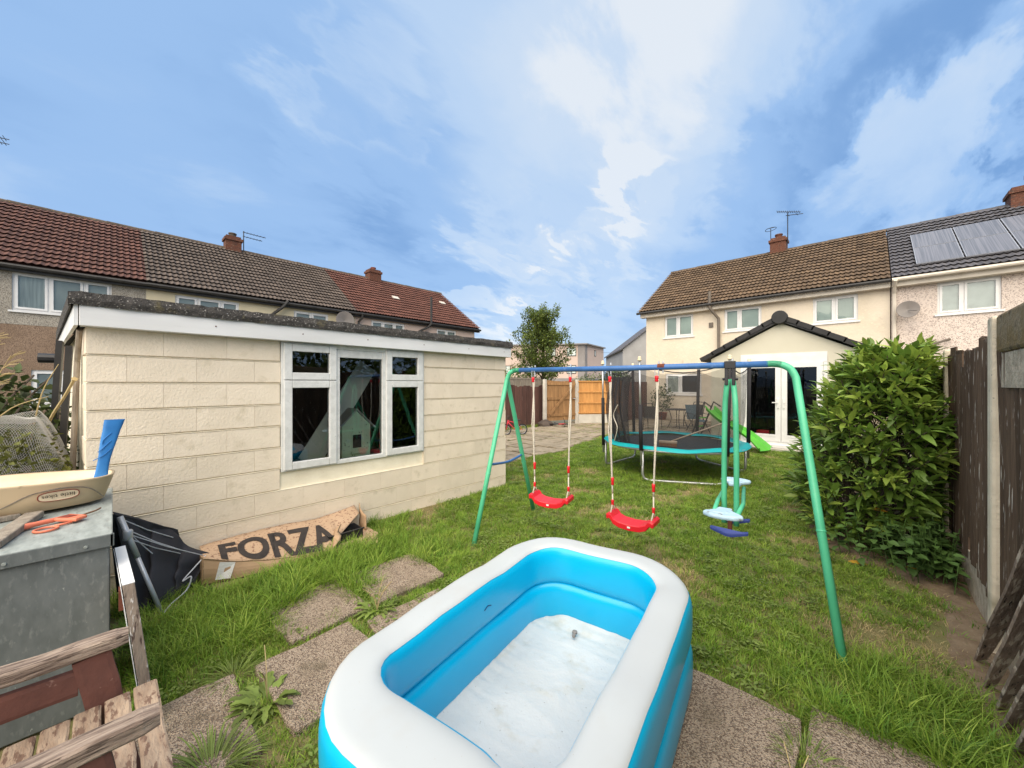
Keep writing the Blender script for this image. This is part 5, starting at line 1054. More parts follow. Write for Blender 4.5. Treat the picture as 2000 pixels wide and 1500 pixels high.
# garden chair
gc = thing('garden_armchair', 'weathered wooden garden armchair with mossy slats at the bottom left', 'chair', (-1.9, -.25, 0))
def plank(p0, p1, w, h, up=(0, 0, 1), n=8, wob=.006, seed=0, round_end=False):
    p0, p1 = Vector(p0), Vector(p1); d = (p1-p0).normalized(); a = d.cross(Vector(up)).normalized(); u = a.cross(d); q = B(); vs = []; prof = [(-.5,-.35),(-.4,-.5),(.4,-.5),(.5,-.35),(.5,.35),(.4,.5),(-.4,.5),(-.5,.35)]
    for k in range(n+1):
        t = k/n; sc = 1 if not round_end else (.82 if k == n else 1); o = p0 + (p1-p0)*t + a*wob*nz(seed, t*5) + u*wob*nz(seed+9, t*6)
        vs += [o + a*x*w*sc*(1+.06*nz(seed, t*9, x*5)) + u*z*h*sc*(1+.07*nz(seed+3, t*9, z*5)) for x, z in prof]
    q.add(vs, [tuple(range(8)), tuple(range(8*n, 8*n+8))[::-1]] + [(8*k+j, 8*k+8+j, 8*k+8+(j+1) % 8, 8*k+(j+1) % 8) for k in range(n) for j in range(8)]); return q
for x, s_, y1, z in ((-2.19, 1, .045, .60), (-1.595, 2, .10, .60)):
    q = plank((x-.01, -.80, z-.01), (x, y1, z), .072, .052, seed=s_, n=24, wob=.006, round_end=True); part('armrest', q, 'bench_arm', gc)
    q = plank((x+.0, -.80, z-.105), (x, -.09, z-.115), .03, .095, seed=s_+4); part('arm_rail', q, 'bench_brown', gc)
    q = plank((x+.004, -.055, z-.03), (x+.01, .035, .02), .032, .10, (0, 1, .2), seed=s_+7); part('front_leg', q, 'bench_brown', gc)
    q = plank((x, -.70, 0), (x, -.92, .95), .035, .07, (0, 1, .3), seed=s_+8); part('rear_leg', q, 'bench_brown', gc)
for k in range(10):
    y = .080 - .0785*k; q = plank((-2.15, y+.012, .383-.006*k), (-1.63 if k else -1.60, y+.018, .385-.006*k), .070, .026, seed=20+k, n=7, wob=.003); part('seat_slat', q, 'bench_slat', gc)
for k in range(6): q = plank((-2.12+.095*k, -.80, .36), (-2.12+.095*k, -1.02, .95), .07, .02, (0, 1, .3), seed=40+k); part('back_slat', q, 'bench_slat', gc)
# fallen rotary clothes dryer with its black cover
rd = thing('rotary_dryer', 'collapsed rotary clothes dryer in a black cover leaning by the wall', 'clothes dryer', (-3.75, .2, 0))
pt_, pb_ = Vector((-3.77, .035, .70)), Vector((-3.59, .245, -.02)); b = B(); b.tube([pb_, pb_.lerp(pt_, .62)], .0135, 10); b.tube([pb_.lerp(pt_, .60), pt_], .0165, 10); part('pole', b, 'grey_metal', rd, True)
b = B(); k = pb_.lerp(pt_, .82); b.lathe([(.022, -.035), (.026, -.028), (.026, .028), (.020, .035)], tuple(k), 12); part('hub', b, 'grey_metal', rd, True)
TOP = [Vector(p) for p in ((-3.82, .0, .73), (-3.95, .16, .60), (-4.02, .33, .45), (-4.02, .42, .30), (-4.00, .56, .205))]; BOT = [Vector(p) for p in ((-3.72, .13, .0), (-3.70, .20, -.01), (-3.80, .31, -.01), (-3.86, .37, .0), (-3.93, .47, .02))]
tcv, bcv = smooth_path(TOP, 6), smooth_path(BOT, 6); b = B()
def clf(i, j):
    k = i*(len(tcv)-1); a = int(min(k, len(tcv)-2)); f = k-a; t = tcv[a].lerp(tcv[a+1], f); bt_ = bcv[a].lerp(bcv[a+1], f); v = t.lerp(bt_, j); nrm = Vector((.75, -.55, .35))
    w = math.sin(j*math.pi)**.7; return v + nrm*(.05*w*math.sin(i*17+j*3) + .035*w*nz(i*4, j*5, 1) - .06*w*(i < .3) + .03*w)
b.grid(clf, 40, 22); ob = part('cover', b, 'black_cloth', rd, True); kk = ob.modifiers.new('solid', 'SOLIDIFY'); kk.thickness = .004
b = B(); b.grid(lambda i, j: Vector((-3.80, -.02, .735)).lerp(Vector((-4.03, .36, .45)), i).lerp(Vector((-3.98, .02, .1)).lerp(Vector((-4.12, .42, .1)), i), j) + Vector((.03*nz(i*5, j*5), 0, 0)), 16, 10); part('cover', b, 'black_cloth', rd, True)
for p, q in (((.06, 1.0), (.55, .06)), ((.08, .9), (.8, .08)), ((.1, .8), (.72, .18)), ((.05, .95), (.4, .35)), ((.1, .85), (.95, .1))):
    a = pb_.lerp(pt_, p[1]) + Vector((.015, -.01, 0)); c = Vector(clf(q[0], q[1])) + Vector((.03, -.02, .015)); b = B(); b.tube([a, a.lerp(c, .5) - Vector((0, 0, .012)), c], .0035, 5); part('line', b, 'line_rope', rd)
b = B(); b.tube(smooth_path([pb_ + Vector((.0, .0, .03)), (-3.66, .29, .03), (-3.80, .39, .04), (-3.83, .42, .12), (-3.84, .37, .10), (-3.88, .44, .16), (-3.93, .52, .22)], 5), .005, 6); part('hem_rope', b, 'line_rope', rd)
# flattened cardboard box with lettering
cb_ = thing('cardboard_box', 'long flattened cardboard box printed in black beside the garage wall', 'box', (-3.95, 1.2, 0))
FT = [(-3.89, .50, .225), (-3.865, .60, .185), (-3.845, .75, .135), (-3.80, 1.0, .08), (-3.75, 1.3, .045), (-3.69, 1.55, .035)]; FB = [(-3.895, .50, 0), (-3.86, .60, 0), (-3.815, .75, 0), (-3.765, 1.0, 0), (-3.715, 1.3, .01), (-3.66, 1.55, .015)]
ft, fb_ = smooth_path(FT, 4), smooth_path(FB, 4); b = B(); b.grid(lambda i, j: fb_[round(i*20)].lerp(ft[round(i*20)], j) + Vector((.018*math.sin(j*math.pi)*(1-i), 0, 0)), 21, 6); b.prism([(-4.18, .49, 0), (-3.895, .50, 0), (-3.89, .50, .225), (-4.16, .49, .20)], (0, -.008, 0)); ob = part('front_panel', b, 'cardboard', cb_); kk = ob.modifiers.new('solid', 'SOLIDIFY'); kk.thickness = .006
def fx(y):
    for a, c in zip(ft, ft[1:]):
        if a.y <= y <= c.y: return a.lerp(c, (y-a.y)/(c.y-a.y)) + Vector((.012, 0, -.004))
    return (ft[0] if y < ft[0].y else ft[-1]) + Vector((.012, 0, -.004))
def lidz(i, j):
    y = .50 + 1.36*i; f = Vector(fx(y)) if y < 1.55 else Vector((-3.80, y, .035 + .05*(y-1.55)/.3)); f.y = y; bk = Vector((-4.235, y + .02, .205 + .02*math.sin(i*5) + (.06*(i > .7)*(i-.7)/.3)))
    if i > .68: f = f.lerp(bk, min(.75, (i-.68)*2.1)) ; 
    v = f.lerp(bk, j); return v + Vector((0, 0, .03*math.sin(j*math.pi)*math.sin(i*math.pi) + .006*nz(i*9, j*5)))
b = B(); b.grid(lidz, 44, 12); ob = part('lid_panel', b, 'cardboard_spot', cb_, True); kk = ob.modifiers.new('solid', 'SOLIDIFY'); kk.thickness = .006
b = B(); b.prism([(-3.72, 1.22, .012), (-3.655, 1.55, .012), (-3.60, 1.84, .012), (-3.84, 1.96, .014), (-4.2, 1.95, .014), (-4.2, 1.2, .012)], (0, 0, .007)); part('base_flap', b, 'cardboard_spot', cb_)
b = B(); b.grid(lambda i, j: (-4.22 + .24*i, 1.93 - .04*math.sin(i*2.2) + .01*nz(i*4, j*4), .012 + (.25 - .08*i)*j), 8, 6); ob = part('end_flap', b, 'cardboard', cb_, True); kk = ob.modifiers.new('solid', 'SOLIDIFY'); kk.thickness = .006
b = B(); b.grid(lambda i, j: Vector(lidz((1.43 + .10*i - .5)/1.36, .0 + .34*i)).lerp(Vector(lidz((1.52 + .10*i - .5)/1.36, .0 + .22*i)), j) + Vector((.02 + .015*math.sin(j*3), .0, .012 + .03*math.sin(j*2.2))), 8, 6); ob = part('torn_flap', b, 'cardboard', cb_, True); kk = ob.modifiers.new('solid', 'SOLIDIFY'); kk.thickness = .005
me = text_mesh('FORZA', .27, .0, .009); xs = [v.co.x for v in me.vertices]; wd = max(xs); me.materials.append(M['print_black'])
import bmesh
bm = bmesh.new(); bm.from_mesh(me)
for _ in range(3):
    bmesh.ops.subdivide_edges(bm, edges=[e for e in bm.edges if e.calc_length() > .04], cuts=1, use_grid_fill=False)
bmesh.ops.triangulate(bm, faces=bm.faces); bm.to_mesh(me); bm.free()
for v in me.vertices:
    i_ = (.60 + v.co.x/wd*.93 - .50)/1.36; j_ = .05 + v.co.y/.20*.68; p = Vector(lidz(i_, j_)); v.co = p + Vector((.003, 0, .006)) - base_of(cb_)
lt = bpy.data.objects.new('lettering', me); C.objects.link(lt); lt.parent = cb_
b = B(); b.poly([fb_[3] + Vector((.024, 0, .03)), fb_[6] + Vector((.022, 0, .02)), ft[7] + Vector((.014, 0, -.015)), ft[4] + Vector((.018, 0, -.02))]); part('label_sticker', b, 'paper_label', cb_)
b = B(); [b.box((x0, y0, z0), (x1, y1, z1)) for x0, y0, z0, x1, y1, z1 in ((-4.05, 1.46, .02, -3.84, 1.80, .03), (-3.852, 1.46, .03, -3.84, 1.80, .115), (-4.05, 1.46, .03, -4.04, 1.80, .115), (-4.05, 1.46, .03, -3.84, 1.47, .115), (-4.05, 1.79, .03, -3.84, 1.80, .115), (-3.845, 1.45, .11, -3.825, 1.81, .122), (-4.06, 1.45, .11, -3.825, 1.462, .122))]
solo('black_tray', b, 'black_plastic', 'black plastic tray tucked in the open cardboard box end', 'tray', (-3.95, 1.63, .02), bevel=.004)

# ================================================================== PLANTS
def leaf_geo(l, w, fold=.25, droop=.15, n=4):
    """leaf along +Y, a folded strip of 2*n quads"""
    vs = []; fs = []
    for k in range(n+1):
        t = k/n; ww = w*.5*math.sin(math.pi*min(.985, .06 + .94*t**.85))**.8 ; z = -droop*l*t*t
        vs += [(-ww, l*t, z + fold*ww), (0, l*t, z), (ww, l*t, z + fold*ww)]
    for k in range(n): o = 3*k; fs += [(o, o+1, o+4, o+3), (o+1, o+2, o+5, o+4)]
    return vs, fs
def leaf_matrix(p, d, roll=0, s=1):
    d = Vector(d).normalized(); x = d.cross(Vector((0, 0, 1)))
    if x.length < 1e-3: x = Vector((1, 0, 0))
    x.normalize(); z = x.cross(d); m = Matrix((x, d, z)).transposed(); m = m @ Matrix.Rotation(roll, 3, 'Y')
    return Matrix.Translation(p) @ (m * s).to_4x4()
def rand_dir(): 
    v = Vector(rng.normal(size=3)); return v.normalized()

# ---- laurel
la = thing('laurel_shrub', 'large glossy green laurel shrub growing against the dark fence', 'shrub', (-.05, 5.85, 0))
LV = [leaf_geo(.165, .056, .35, .22, 4), leaf_geo(.14, .05, .25, .10, 4), leaf_geo(.19, .060, .30, .35, 4)]
LM = []
for i, (vs, fs) in enumerate(LV):
    for mt in ('leaf_laurel', 'leaf_laurel_new'): LM.append(B().add(vs, fs).mesh('leaf', mt, (0, 0, 0), True))
leaves = []; stems = B()
def shrub_r(z):                        # outline of the shrub: wide low, tapering to a lopsided top
    t = z/1.98; return 1.0*(max(0, 1 - t**2.3))**.62*(.80 + .32*min(1, t*3.2))
for k in range(760):
    z = 1.84*(rng.random()**.85) + .05; a = rng.random()*2*math.pi; rr = shrub_r(z)*(.55 + .45*rng.random()**.4); lob = 1 + .20*nz(math.cos(a)*1.6, math.sin(a)*1.6, z*1.7)
    cx, cy = .02 + .22*(z/2.0)**1.5, 5.85 + .12*(z/2.0)
    p = Vector((cx + rr*.55*lob*math.cos(a), cy + rr*.94*lob*math.sin(a), z))
    lim_ = .55 - .14*max(0, min(1, (z-1.1)/.4))
    if p.x > lim_: p.x = lim_ - rng.random()*.15
    outd = Vector((math.cos(a)*.8, math.sin(a)*.8, .55 + .8*z/2.1)).normalized(); sh = (outd + rand_dir()*.35).normalized(); ln = .16 + .12*rng.random()
    new = rng.random() < (.15 + .5*z/2.1)
    stems.tube([p - sh*.35, p + sh*ln*.9], .005, 4, cap=False); nl = rng.integers(8, 12); az = rng.random()*6
    for q in range(nl):
        t = q/nl; az += 2.4; u = sh.orthogonal().normalized(); v = sh.cross(u); o = u*math.cos(az) + v*math.sin(az)
        d = (o*(1.0 - .55*t) + sh*(.45 + .9*t) + Vector((0, 0, -.12 + .1*rng.random()))).normalized()
        leaves.append((p + sh*ln*t, d, rng.normal()*.35, .66 + .45*rng.random() - .18*t, 2*rng.integers(0, 3) + (1 if (new and t > .25) else 0)))
camp = Vector((0, 0, 1.62))
leaves.sort(key=lambda L_: (L_[0]-camp).length - .5*L_[3] + .9*max(0, L_[0].x - .3))
for p, d, r_, s_, k in leaves[:300]:
    m = leaf_matrix(p - Vector((-.05, 5.85, 0)), d, r_, s_); o = bpy.data.objects.new('leaf', LM[k]); C.objects.link(o); o.parent = la; o.matrix_local = m
for kind, mt in ((0, 'leaf_laurel'), (1, 'leaf_laurel_new')):
    b = B()
    for p, d, r_, s_, k in leaves[300:]:
        if k % 2 != kind: continue
        m = leaf_matrix(p, d, r_, s_); vs, fs = LV[k//2]; b.add([m @ Vector(v) for v in vs], fs)
    part('foliage', b, mt, la, True, stuff=True)
for k in range(9):
    a = k*.7; stems.tube([(-.05 + .12*math.cos(a), 5.85 + .15*math.sin(a), -.02), (-.05 + .3*math.cos(a), 5.85 + .4*math.sin(a), .7), (-.05 + .4*math.cos(a), 5.85 + .6*math.sin(a), 1.35)], [.022, .015, .008], 6)
part('stem', stems, 'bark', la)
for i, (x, y, z) in enumerate(((.02, 5.0, .42), (-.12, 4.55, .02), (.25, 4.75, .02), (-.35, 4.9, .05))):
    vs, fs = LV[1]; m = leaf_matrix(Vector((x, y, z)), (1, -.2 + .4*i, .1), .3, .9); b = B(); b.add([m @ Vector(v) for v in vs], fs)
    solo('fallen_leaf', b, 'leaf_yellow', ('yellow dying leaf hanging low on the laurel front', 'yellow leaf fallen on the soil left of the nettles', 'yellow leaf fallen on the soil in front of the nettles', 'yellow leaf fallen on the grass edge by the laurel')[i], 'leaf', (x, y, z), smooth=True)
# ---- generic leaf mass
def leaf_mass(b, n, fn, size, dirbias=(0, 0, .3), w=.55, seg=2, spread=1.0):
    vs0, fs0 = leaf_geo(1, w, .3, .2, seg)
    for k in range(n):
        p = fn()
        if p is None: continue
        d = rand_dir()*spread + Vector(dirbias); m = leaf_matrix(p, d, rng.normal()*.6, size*(.7 + .6*rng.random())); b.add([m @ Vector(v) for v in vs0], fs0)
def blob(c, r, shell=.5):
    v = rand_dir(); s_ = shell + (1-shell)*rng.random()**.6; return Vector((c[0]+v.x*r[0]*s_, c[1]+v.y*r[1]*s_, c[2]+v.z*r[2]*s_))
# nettles in front of the laurel
ne = thing('nettle_patch', 'low dark nettle patch at the fence foot before the laurel', 'plant', (.3, 5.0, 0)); b = B(); st_ = B()
for k in range(95):
    x, y = .30 + .26*rng.normal()*.75, 4.95 + .36*rng.normal()*.75
    if x > .53: x = .53 - .1*rng.random()
    h = .18 + .28*rng.random(); tip = Vector((x + .05*rng.normal() - .03, y + .05*rng.normal() - .05, h)); st_.tube([(x, y, 0), tip], .004, 4, cap=False)
    for q in range(7):
        p = Vector((x, y, 0)).lerp(tip, .3 + .7*q/7); a = q*1.57 + k; m = leaf_matrix(p, (math.cos(a), math.sin(a), -.1 + .5*q/7), rng.normal()*.3, 1); vs, fs = leaf_geo(.085*(1.1 - .05*q), .058*(1.1-.05*q), .3, .3, 3); b.add([m @ Vector(v) for v in vs], fs)
part('foliage', b, 'leaf_nettle', ne, True); part('stem', st_, 'leaf_nettle', ne, stuff=True)
# ---- garden tree beyond the gate
TP = Vector((-13.8, 17.2, 0)); tr = thing('tree', 'upright young leafy tree beyond the gate by the pink flats', 'tree', TP); b = B()
b.tube([TP, TP + Vector((.05, 0, 1.2)), TP + Vector((0, .1, 2.6)), TP + Vector((.1, 0, 5.2))], [.13, .10, .08, .03], 8); tips = []
for k in range(64):
    z0 = 1.1 + 4.0*rng.random(); a = rng.random()*6.28; t = (z0-1.1)/4.0; ln = (1.75 - .75*t)*(.6 + .6*rng.random()); p0 = TP + Vector((0, 0, z0)); p1 = p0 + Vector((math.cos(a)*ln, math.sin(a)*ln, ln*(.55 + .8*rng.random()))); b.tube([p0, p0.lerp(p1, .5) + Vector((0, 0, -.05)), p1], [.035, .02, .008], 5, cap=False); tips += [(p0.lerp(p1, f), f) for f in (.35, .6, .8, 1.0)]
tips += [(TP + Vector((.2*rng.normal(), .2*rng.normal(), 4.6 + 1.1*rng.random()**1.5 )), .9) for _ in range(18)] + [(TP + Vector((.05, 0, 5.8)), .9), (TP + Vector((.1, .1, 6.15)), .95), (TP + Vector((-.9, -.6, 4.9)), .9), (TP + Vector((1.2, .9, 4.3)), .9)]
part('trunk', b, 'bark', tr, True)
for mt, share in (('leaf_tree', .72), ('leaf_tree_new', .28)):
    b = B()
    for p, f in tips:
        r = .24 + .20*(1-f) ; n = int(52*share*(1 if f > .5 else .8)); leaf_mass(b, n, lambda: blob(p, (r, r, r*1.25), .2), .15, (0, 0, .25), .42, 2)
    part('crown', b, mt, tr, True)
# ---- shrubs beyond the far fence
for i, (c, r, lb, mt, n) in enumerate((((-10.0, 19.0, 1.35), (1.0, .9, 1.1), 'dark bushy shrub behind the orange fence panel', 'leaf_bramble', 1500), ((-12.2, 12.6, 1.2), (1.0, 1.3, 1.1), 'green shrub behind the brown fence beside the garage corner', 'leaf_tree', 1300), ((-16, 27, 1.2), (3.2, 1.2, 1.3), 'low green hedge in front of the pink flats', 'leaf_tree', 1800))):
    s_ = thing('shrub', lb, 'shrub', (c[0], c[1], 0)); b = B(); leaf_mass(b, n, lambda: blob(c, r, .6), .16, (0, 0, .3), .45, 2); part('foliage', b, mt, s_, True); b = B(); [b.tube([(c[0]+.1*k, c[1], 0), (c[0]+.3*(k-2), c[1]+.2*k-.4, c[2]+.5)], [.03, .01], 5) for k in range(5)]; part('stem', b, 'bark', s_)
b = B(); pp = Vector((-6.7, 17.0, 0)); s_ = thing('pot_plant', 'bushy potted plant against the cream wall behind the net', 'plant', pp); b.lathe([(.14, 0), (.20, .32), (.22, .33), (.20, .35)], tuple(pp), 14); part('pot', b, 'pot_red', s_, True); b = B(); leaf_mass(b, 420, lambda: blob((pp.x, pp.y, .95), (.5, .4, .62), .4), .13, (0, 0, .4), .4, 2); part('foliage', b, 'leaf_bramble', s_, True)
for i, (c, r, n, lb) in enumerate((((3.6, 3.6, 2.1), (1.1, 1.5, 1.9), 1500, 'unseen tall bush added over the right fence for window reflections'), ((3.8, 6.6, 2.4), (1.2, 1.7, 2.2), 1700, 'unseen dense tree added over the right fence for window reflections'))):  # out of view, added only to give the garage window something to reflect
    s_ = thing('reflection_tree', lb, 'tree', (c[0], c[1], 0)); b = B(); leaf_mass(b, n, lambda: blob(c, r, .5), .24, (0, 0, .3), .5, 2); part('crown', b, 'leaf_tree', s_, True); b = B(); b.tube([(c[0], c[1], 0), (c[0]+.1, c[1], 1.2), (c[0], c[1]+.1, c[2])], [.12, .09, .04], 7); part('trunk', b, 'bark', s_, True)
# ---- bramble bank and hedge at the left, netting over it
br2 = thing('bramble_bush', 'dark bramble bush behind the heap of wire netting', 'bush', (-5.9, -1.3, 0)); b = B()
leaf_mass(b, 3400, lambda: blob((-5.75, -1.25, .95), (1.0, 1.1, .98), .55), .085, (.3, .3, .35), .6, 2); leaf_mass(b, 700, lambda: blob((-5.4, -.62, 1.05), (.5, .32, .55), .4), .07, (.3, .3, .35), .6, 2); part('foliage', b, 'leaf_bramble', br2, True); b = B(); [b.tube(smooth_path([(-5.9+.1*k, -1.3+.12*k, 0), (-5.6+.1*k, -1.1+.1*k, 1.2), (-5.2-.1*k, -.9+.1*k, 1.7)], 4), .008, 5) for k in range(6)]; part('stem', b, 'bark', br2)
hd2 = thing('hedge_shrub', 'yellow green small leaved shrub between netting and garage corner', 'shrub', (-4.75, -.45, 0)); b = B()
leaf_mass(b, 1500, lambda: blob((-4.72, -.46, .92), (.42, .20, .40), .5), .042, (.3, .2, .3), .6, 2); leaf_mass(b, 500, lambda: blob((-4.5, -.28, .70), (.15, .10, .40), .5), .04, (.3, .2, .3), .6, 2); part('foliage', b, 'leaf_hedge', hd2, True); 
for k in range(5): b = B(); b.tube([(-4.7+.05*k, -.45, 0), (-4.75+.1*(k-2), -.45, 1.0)], .008, 5); part('stem', b, 'bark', hd2)
for i, (p, q, lb) in enumerate((((-5.0, -.95, .9), (-4.9, -.62, 2.0), 'tall dead grass stalk bending left of the garage'), ((-4.9, -.78, .9), (-5.0, -.56, 1.85), 'thin upright dead grass stalk in the bramble'), ((-4.9, -.46, 1.1), (-4.75, -.30, 1.78), 'dead grass stalk crossing in front of the dark boards'), ((-4.7, -.7, 1.2), (-4.75, -.35, 1.52), 'green grass stalk lying over the wire netting'))):
    s_ = thing('grass_stalk', lb, 'grass stalk', p); b = B(); P_ = smooth_path([p, Vector(p).lerp(Vector(q), .55) + Vector((0, -.02, .06)), q], 5); b.tube(P_, [.006 - .0004*k for k in range(len(P_))], 5); part('stem', b, 'straw_stem', s_)
    if i < 2:
        b = B()
        for k in range(16): t = .62 + .38*k/16; c = P_[min(len(P_)-1, int(t*(len(P_)-1)))]; d = Vector((rng.normal()*.03, .03+.02*rng.random(), .03+.03*rng.random())); b.tube([c, c + d, c + d*1.8 + Vector((0, .01, -.02))], .003, 4)
        part('seed_head', b, 'straw_stem', s_)
wn_ = B()
def netf(i, j):
    u, v = i*2-1, j; x = -4.30 - .62*v + .10*math.sin(i*9); y = -.12 - 1.25*(1-i); e = min(1, max(0, (y + .10)/-.30))**.6
    z = .80 + (.58*math.sin(min(1, v*1.25)*math.pi*.5) + .12*nz(i*3, v*3, 1) + .035*nz(i*9, v*9, 2))*e - .3*(1-e) + .14*i*0 - .25*max(0, (i-.80)/.2)**1.5
    return (x + .05*nz(i*5, v*5, 7) - .04*e, y + .03*nz(i*6, v*4, 9), z)
NN = 84; vs = [netf((a + .5*(c % 2))/NN, c/NN) for a in range(NN+1) for c in range(NN+1)]; fs = []
for a in range(NN):
    for c in range(0, NN-1, 2):
        fs.append((a*(NN+1)+c, a*(NN+1)+c+1, a*(NN+1)+c+2, (a-1 if a else a)*(NN+1)+c+1) if a else (a*(NN+1)+c, a*(NN+1)+c+1, a*(NN+1)+c+2))
    for c in range(1, NN-2, 2): fs.append((a*(NN+1)+c, (a+1)*(NN+1)+c+1, a*(NN+1)+c+2, a*(NN+1)+c+1))
wn_.add(vs, fs); wo_ = solo('wire_netting', wn_, 'wire', 'crumpled heap of wire mesh netting behind the metal bunker', 'netting', (-4.5, -.7, 0))
k = wo_.modifiers.new('wire', 'WIREFRAME'); k.thickness = .0038; k.use_even_offset = False; k.use_boundary = True
b = B(); leaf_mass(b, 420, lambda: blob((-4.95, -.80, .62), (.5, .62, .55), .4), .07, (.2, .2, .3), .5, 2); un = thing('scrub_plant', 'dark scrubby growth trapped beneath the wire netting', 'plant', (-4.95, -.8, 0)); part('foliage', b, 'leaf_bramble', un, True)

# ---- weeds on the slab joints
def weed(name, label, x, y, n, size, kind, up=.5, z=0.0, stalks=0):
    th = thing(name, label, 'weed', (x, y, z)); b = B()
    for k in range(n):
        a = rng.random()*6.28; e = up*(.3 + rng.random()); s_ = size*(.55 + .6*rng.random()); rr = .02 + .05*rng.random()
        p = Vector((x + rr*math.cos(a), y + rr*math.sin(a), z)); vs = []; m_ = 5; wd = s_*(.13 if kind == 'dandelion' else .013); d = Vector((math.cos(a), math.sin(a), e)).normalized(); sd_ = Vector((-math.sin(a), math.cos(a), 0))
        for q in range(m_+1):
            t = q/m_; c = p + d*(s_*t) - Vector((0, 0, s_*.45*t*t)); ww = wd*(math.sin(math.pi*min(.97, .15+.85*t))**.8)*((.55 if q % 2 else 1.15) if kind == 'dandelion' else 1)
            vs += [c - sd_*ww + Vector((0, 0, ww*.3)), c, c + sd_*ww + Vector((0, 0, ww*.3))]
        b.add(vs, [f for q in range(m_) for f in ((3*q, 3*q+1, 3*q+4, 3*q+3), (3*q+1, 3*q+2, 3*q+5, 3*q+4))])
    part('leaves', b, 'leaf_weed', th, True)
    if stalks:
        b = B()
        for k in range(stalks): a = rng.random()*6.28; h = size*(1.0+.6*rng.random()); b.tube(smooth_path([(x, y, z), (x+.03*math.cos(a), y+.03*math.sin(a), z+h*.6), (x+.10*math.cos(a), y+.10*math.sin(a), z+h)], 3), .0022, 4)
        part('stalk', b, 'straw_stem', th)
weed('dandelion', 'big leafy dandelion clump left of the pool on the path', -2.22, .54, 52, .16, 'dandelion', .9, stalks=3)
weed('dandelion', 'straggly yellow green dandelion between slabs above the pool left side', -2.55, 1.30, 50, .15, 'dandelion', .8, stalks=5)
weed('dandelion', 'small dandelion at the pool foot on the right slabs', -.78, 1.62, 22, .15, 'dandelion', .6)
weed('grass_clump', 'pale grass clump in the joint of the right hand slabs', -.19, 2.02, 130, .14, 'grass', 1.3)
weed('dandelion', 'tiny leafy weed below the grass clump in the slab joint', -.20, 1.80, 14, .12, 'dandelion', .7, stalks=2)
weed('grass_clump', 'long grass clump beside the pool lower left corner', -1.98, .28, 230, .22, 'grass', 1.1)
weed('grass_clump', 'rough grass tuft at the left slab corner near the armchair', -2.55, .46, 140, .15, 'grass', 1.0)
weed('grass_clump', 'grass tuft along the pool left edge by the narrow slab', -2.12, 1.12, 170, .16, 'grass', .9)

# ---- lawn grass
def tuft(name, mt, n, h, w, spread, lean, seg=3):
    vs = []; fs = []
    for k in range(n):
        a = rng.random()*6.28; r = spread*math.sqrt(rng.random()); x, y = r*math.cos(a), r*math.sin(a); hh = h*(.5 + .7*rng.random()); da = a + rng.normal()*.9; ln = lean*(.3 + rng.random()); ww = w*(.7 + .6*rng.random()); sa = da + math.pi/2 + rng.normal()*.4; o = len(vs)
        for q in range(seg+1):
            t = q/seg; cx = x + math.cos(da)*ln*hh*t*t; cy = y + math.sin(da)*ln*hh*t*t; cz = hh*(t - .35*ln*t*t) - .008; wt = ww*(1 - t**1.6)*.5 + .0003
            if q < seg: vs += [(cx - math.cos(sa)*wt, cy - math.sin(sa)*wt, cz), (cx + math.cos(sa)*wt, cy + math.sin(sa)*wt, cz)]
            else: vs.append((cx, cy, cz))
        for q in range(seg-1): i = o + 2*q; fs.append((i, i+1, i+3, i+2))
        i = o + 2*(seg-1); fs.append((i, i+1, i+2))
    me = B().add(vs, fs).mesh(name, mt, (0, 0, 0), True); return bpy.data.objects.new(name, me)
tcol = bpy.data.collections.new('grass_tufts')
spec = [('grass_a', 26, .050, .0042, .055, .8), ('grass_b', 26, .048, .0042, .055, .9), ('grass_c', 22, .055, .0045, .055, .8), ('grass_straw', 18, .040, .003, .06, 1.3),
        ('grass_a', 22, .15, .0048, .06, .95), ('grass_b', 20, .15, .0048, .06, 1.1), ('grass_c', 22, .13, .006, .055, .9), ('clover', 0, 0, 0, 0, 0)]
for i, (mt, n, h, w, sp_, ln) in enumerate(spec):
    if mt == 'clover':
        b = B(); 
        for k in range(16):
            a = rng.random()*6.28; r = .05*math.sqrt(rng.random()); m = leaf_matrix(Vector((r*math.cos(a), r*math.sin(a), .012 + .025*rng.random())), (math.cos(a*3), math.sin(a*3), .15), 0, 1); vs, fs = leaf_geo(.026, .014, .2, .1, 2); b.add([m @ Vector(v) for v in vs], fs)
        o = bpy.data.objects.new('tuft_h', b.mesh('clover', 'leaf_weed', (0, 0, 0), True))
    else: o = tuft('tuft_' + 'abcdefgh'[i], mt, n, h, w, sp_, ln)
    tcol.objects.link(o)
pool_c, pool_r = (-1.136, 1.407), R(9.1)
pts, rots, scl, idx = [], [], [], []
def in_pool(x, y):
    dx, dy = x - pool_c[0], y - pool_c[1]; u = dx*math.cos(pool_r) + dy*math.sin(pool_r); v = -dx*math.sin(pool_r) + dy*math.cos(pool_r); return abs(u) < .56 and abs(v) < .91
NC = 62000
X_ = rng.uniform(-6.2, .58, NC); Y_ = rng.uniform(-1.2, 11.3, NC); U_ = rng.random(NC); V_ = rng.random(NC); T_ = rng.random(NC)
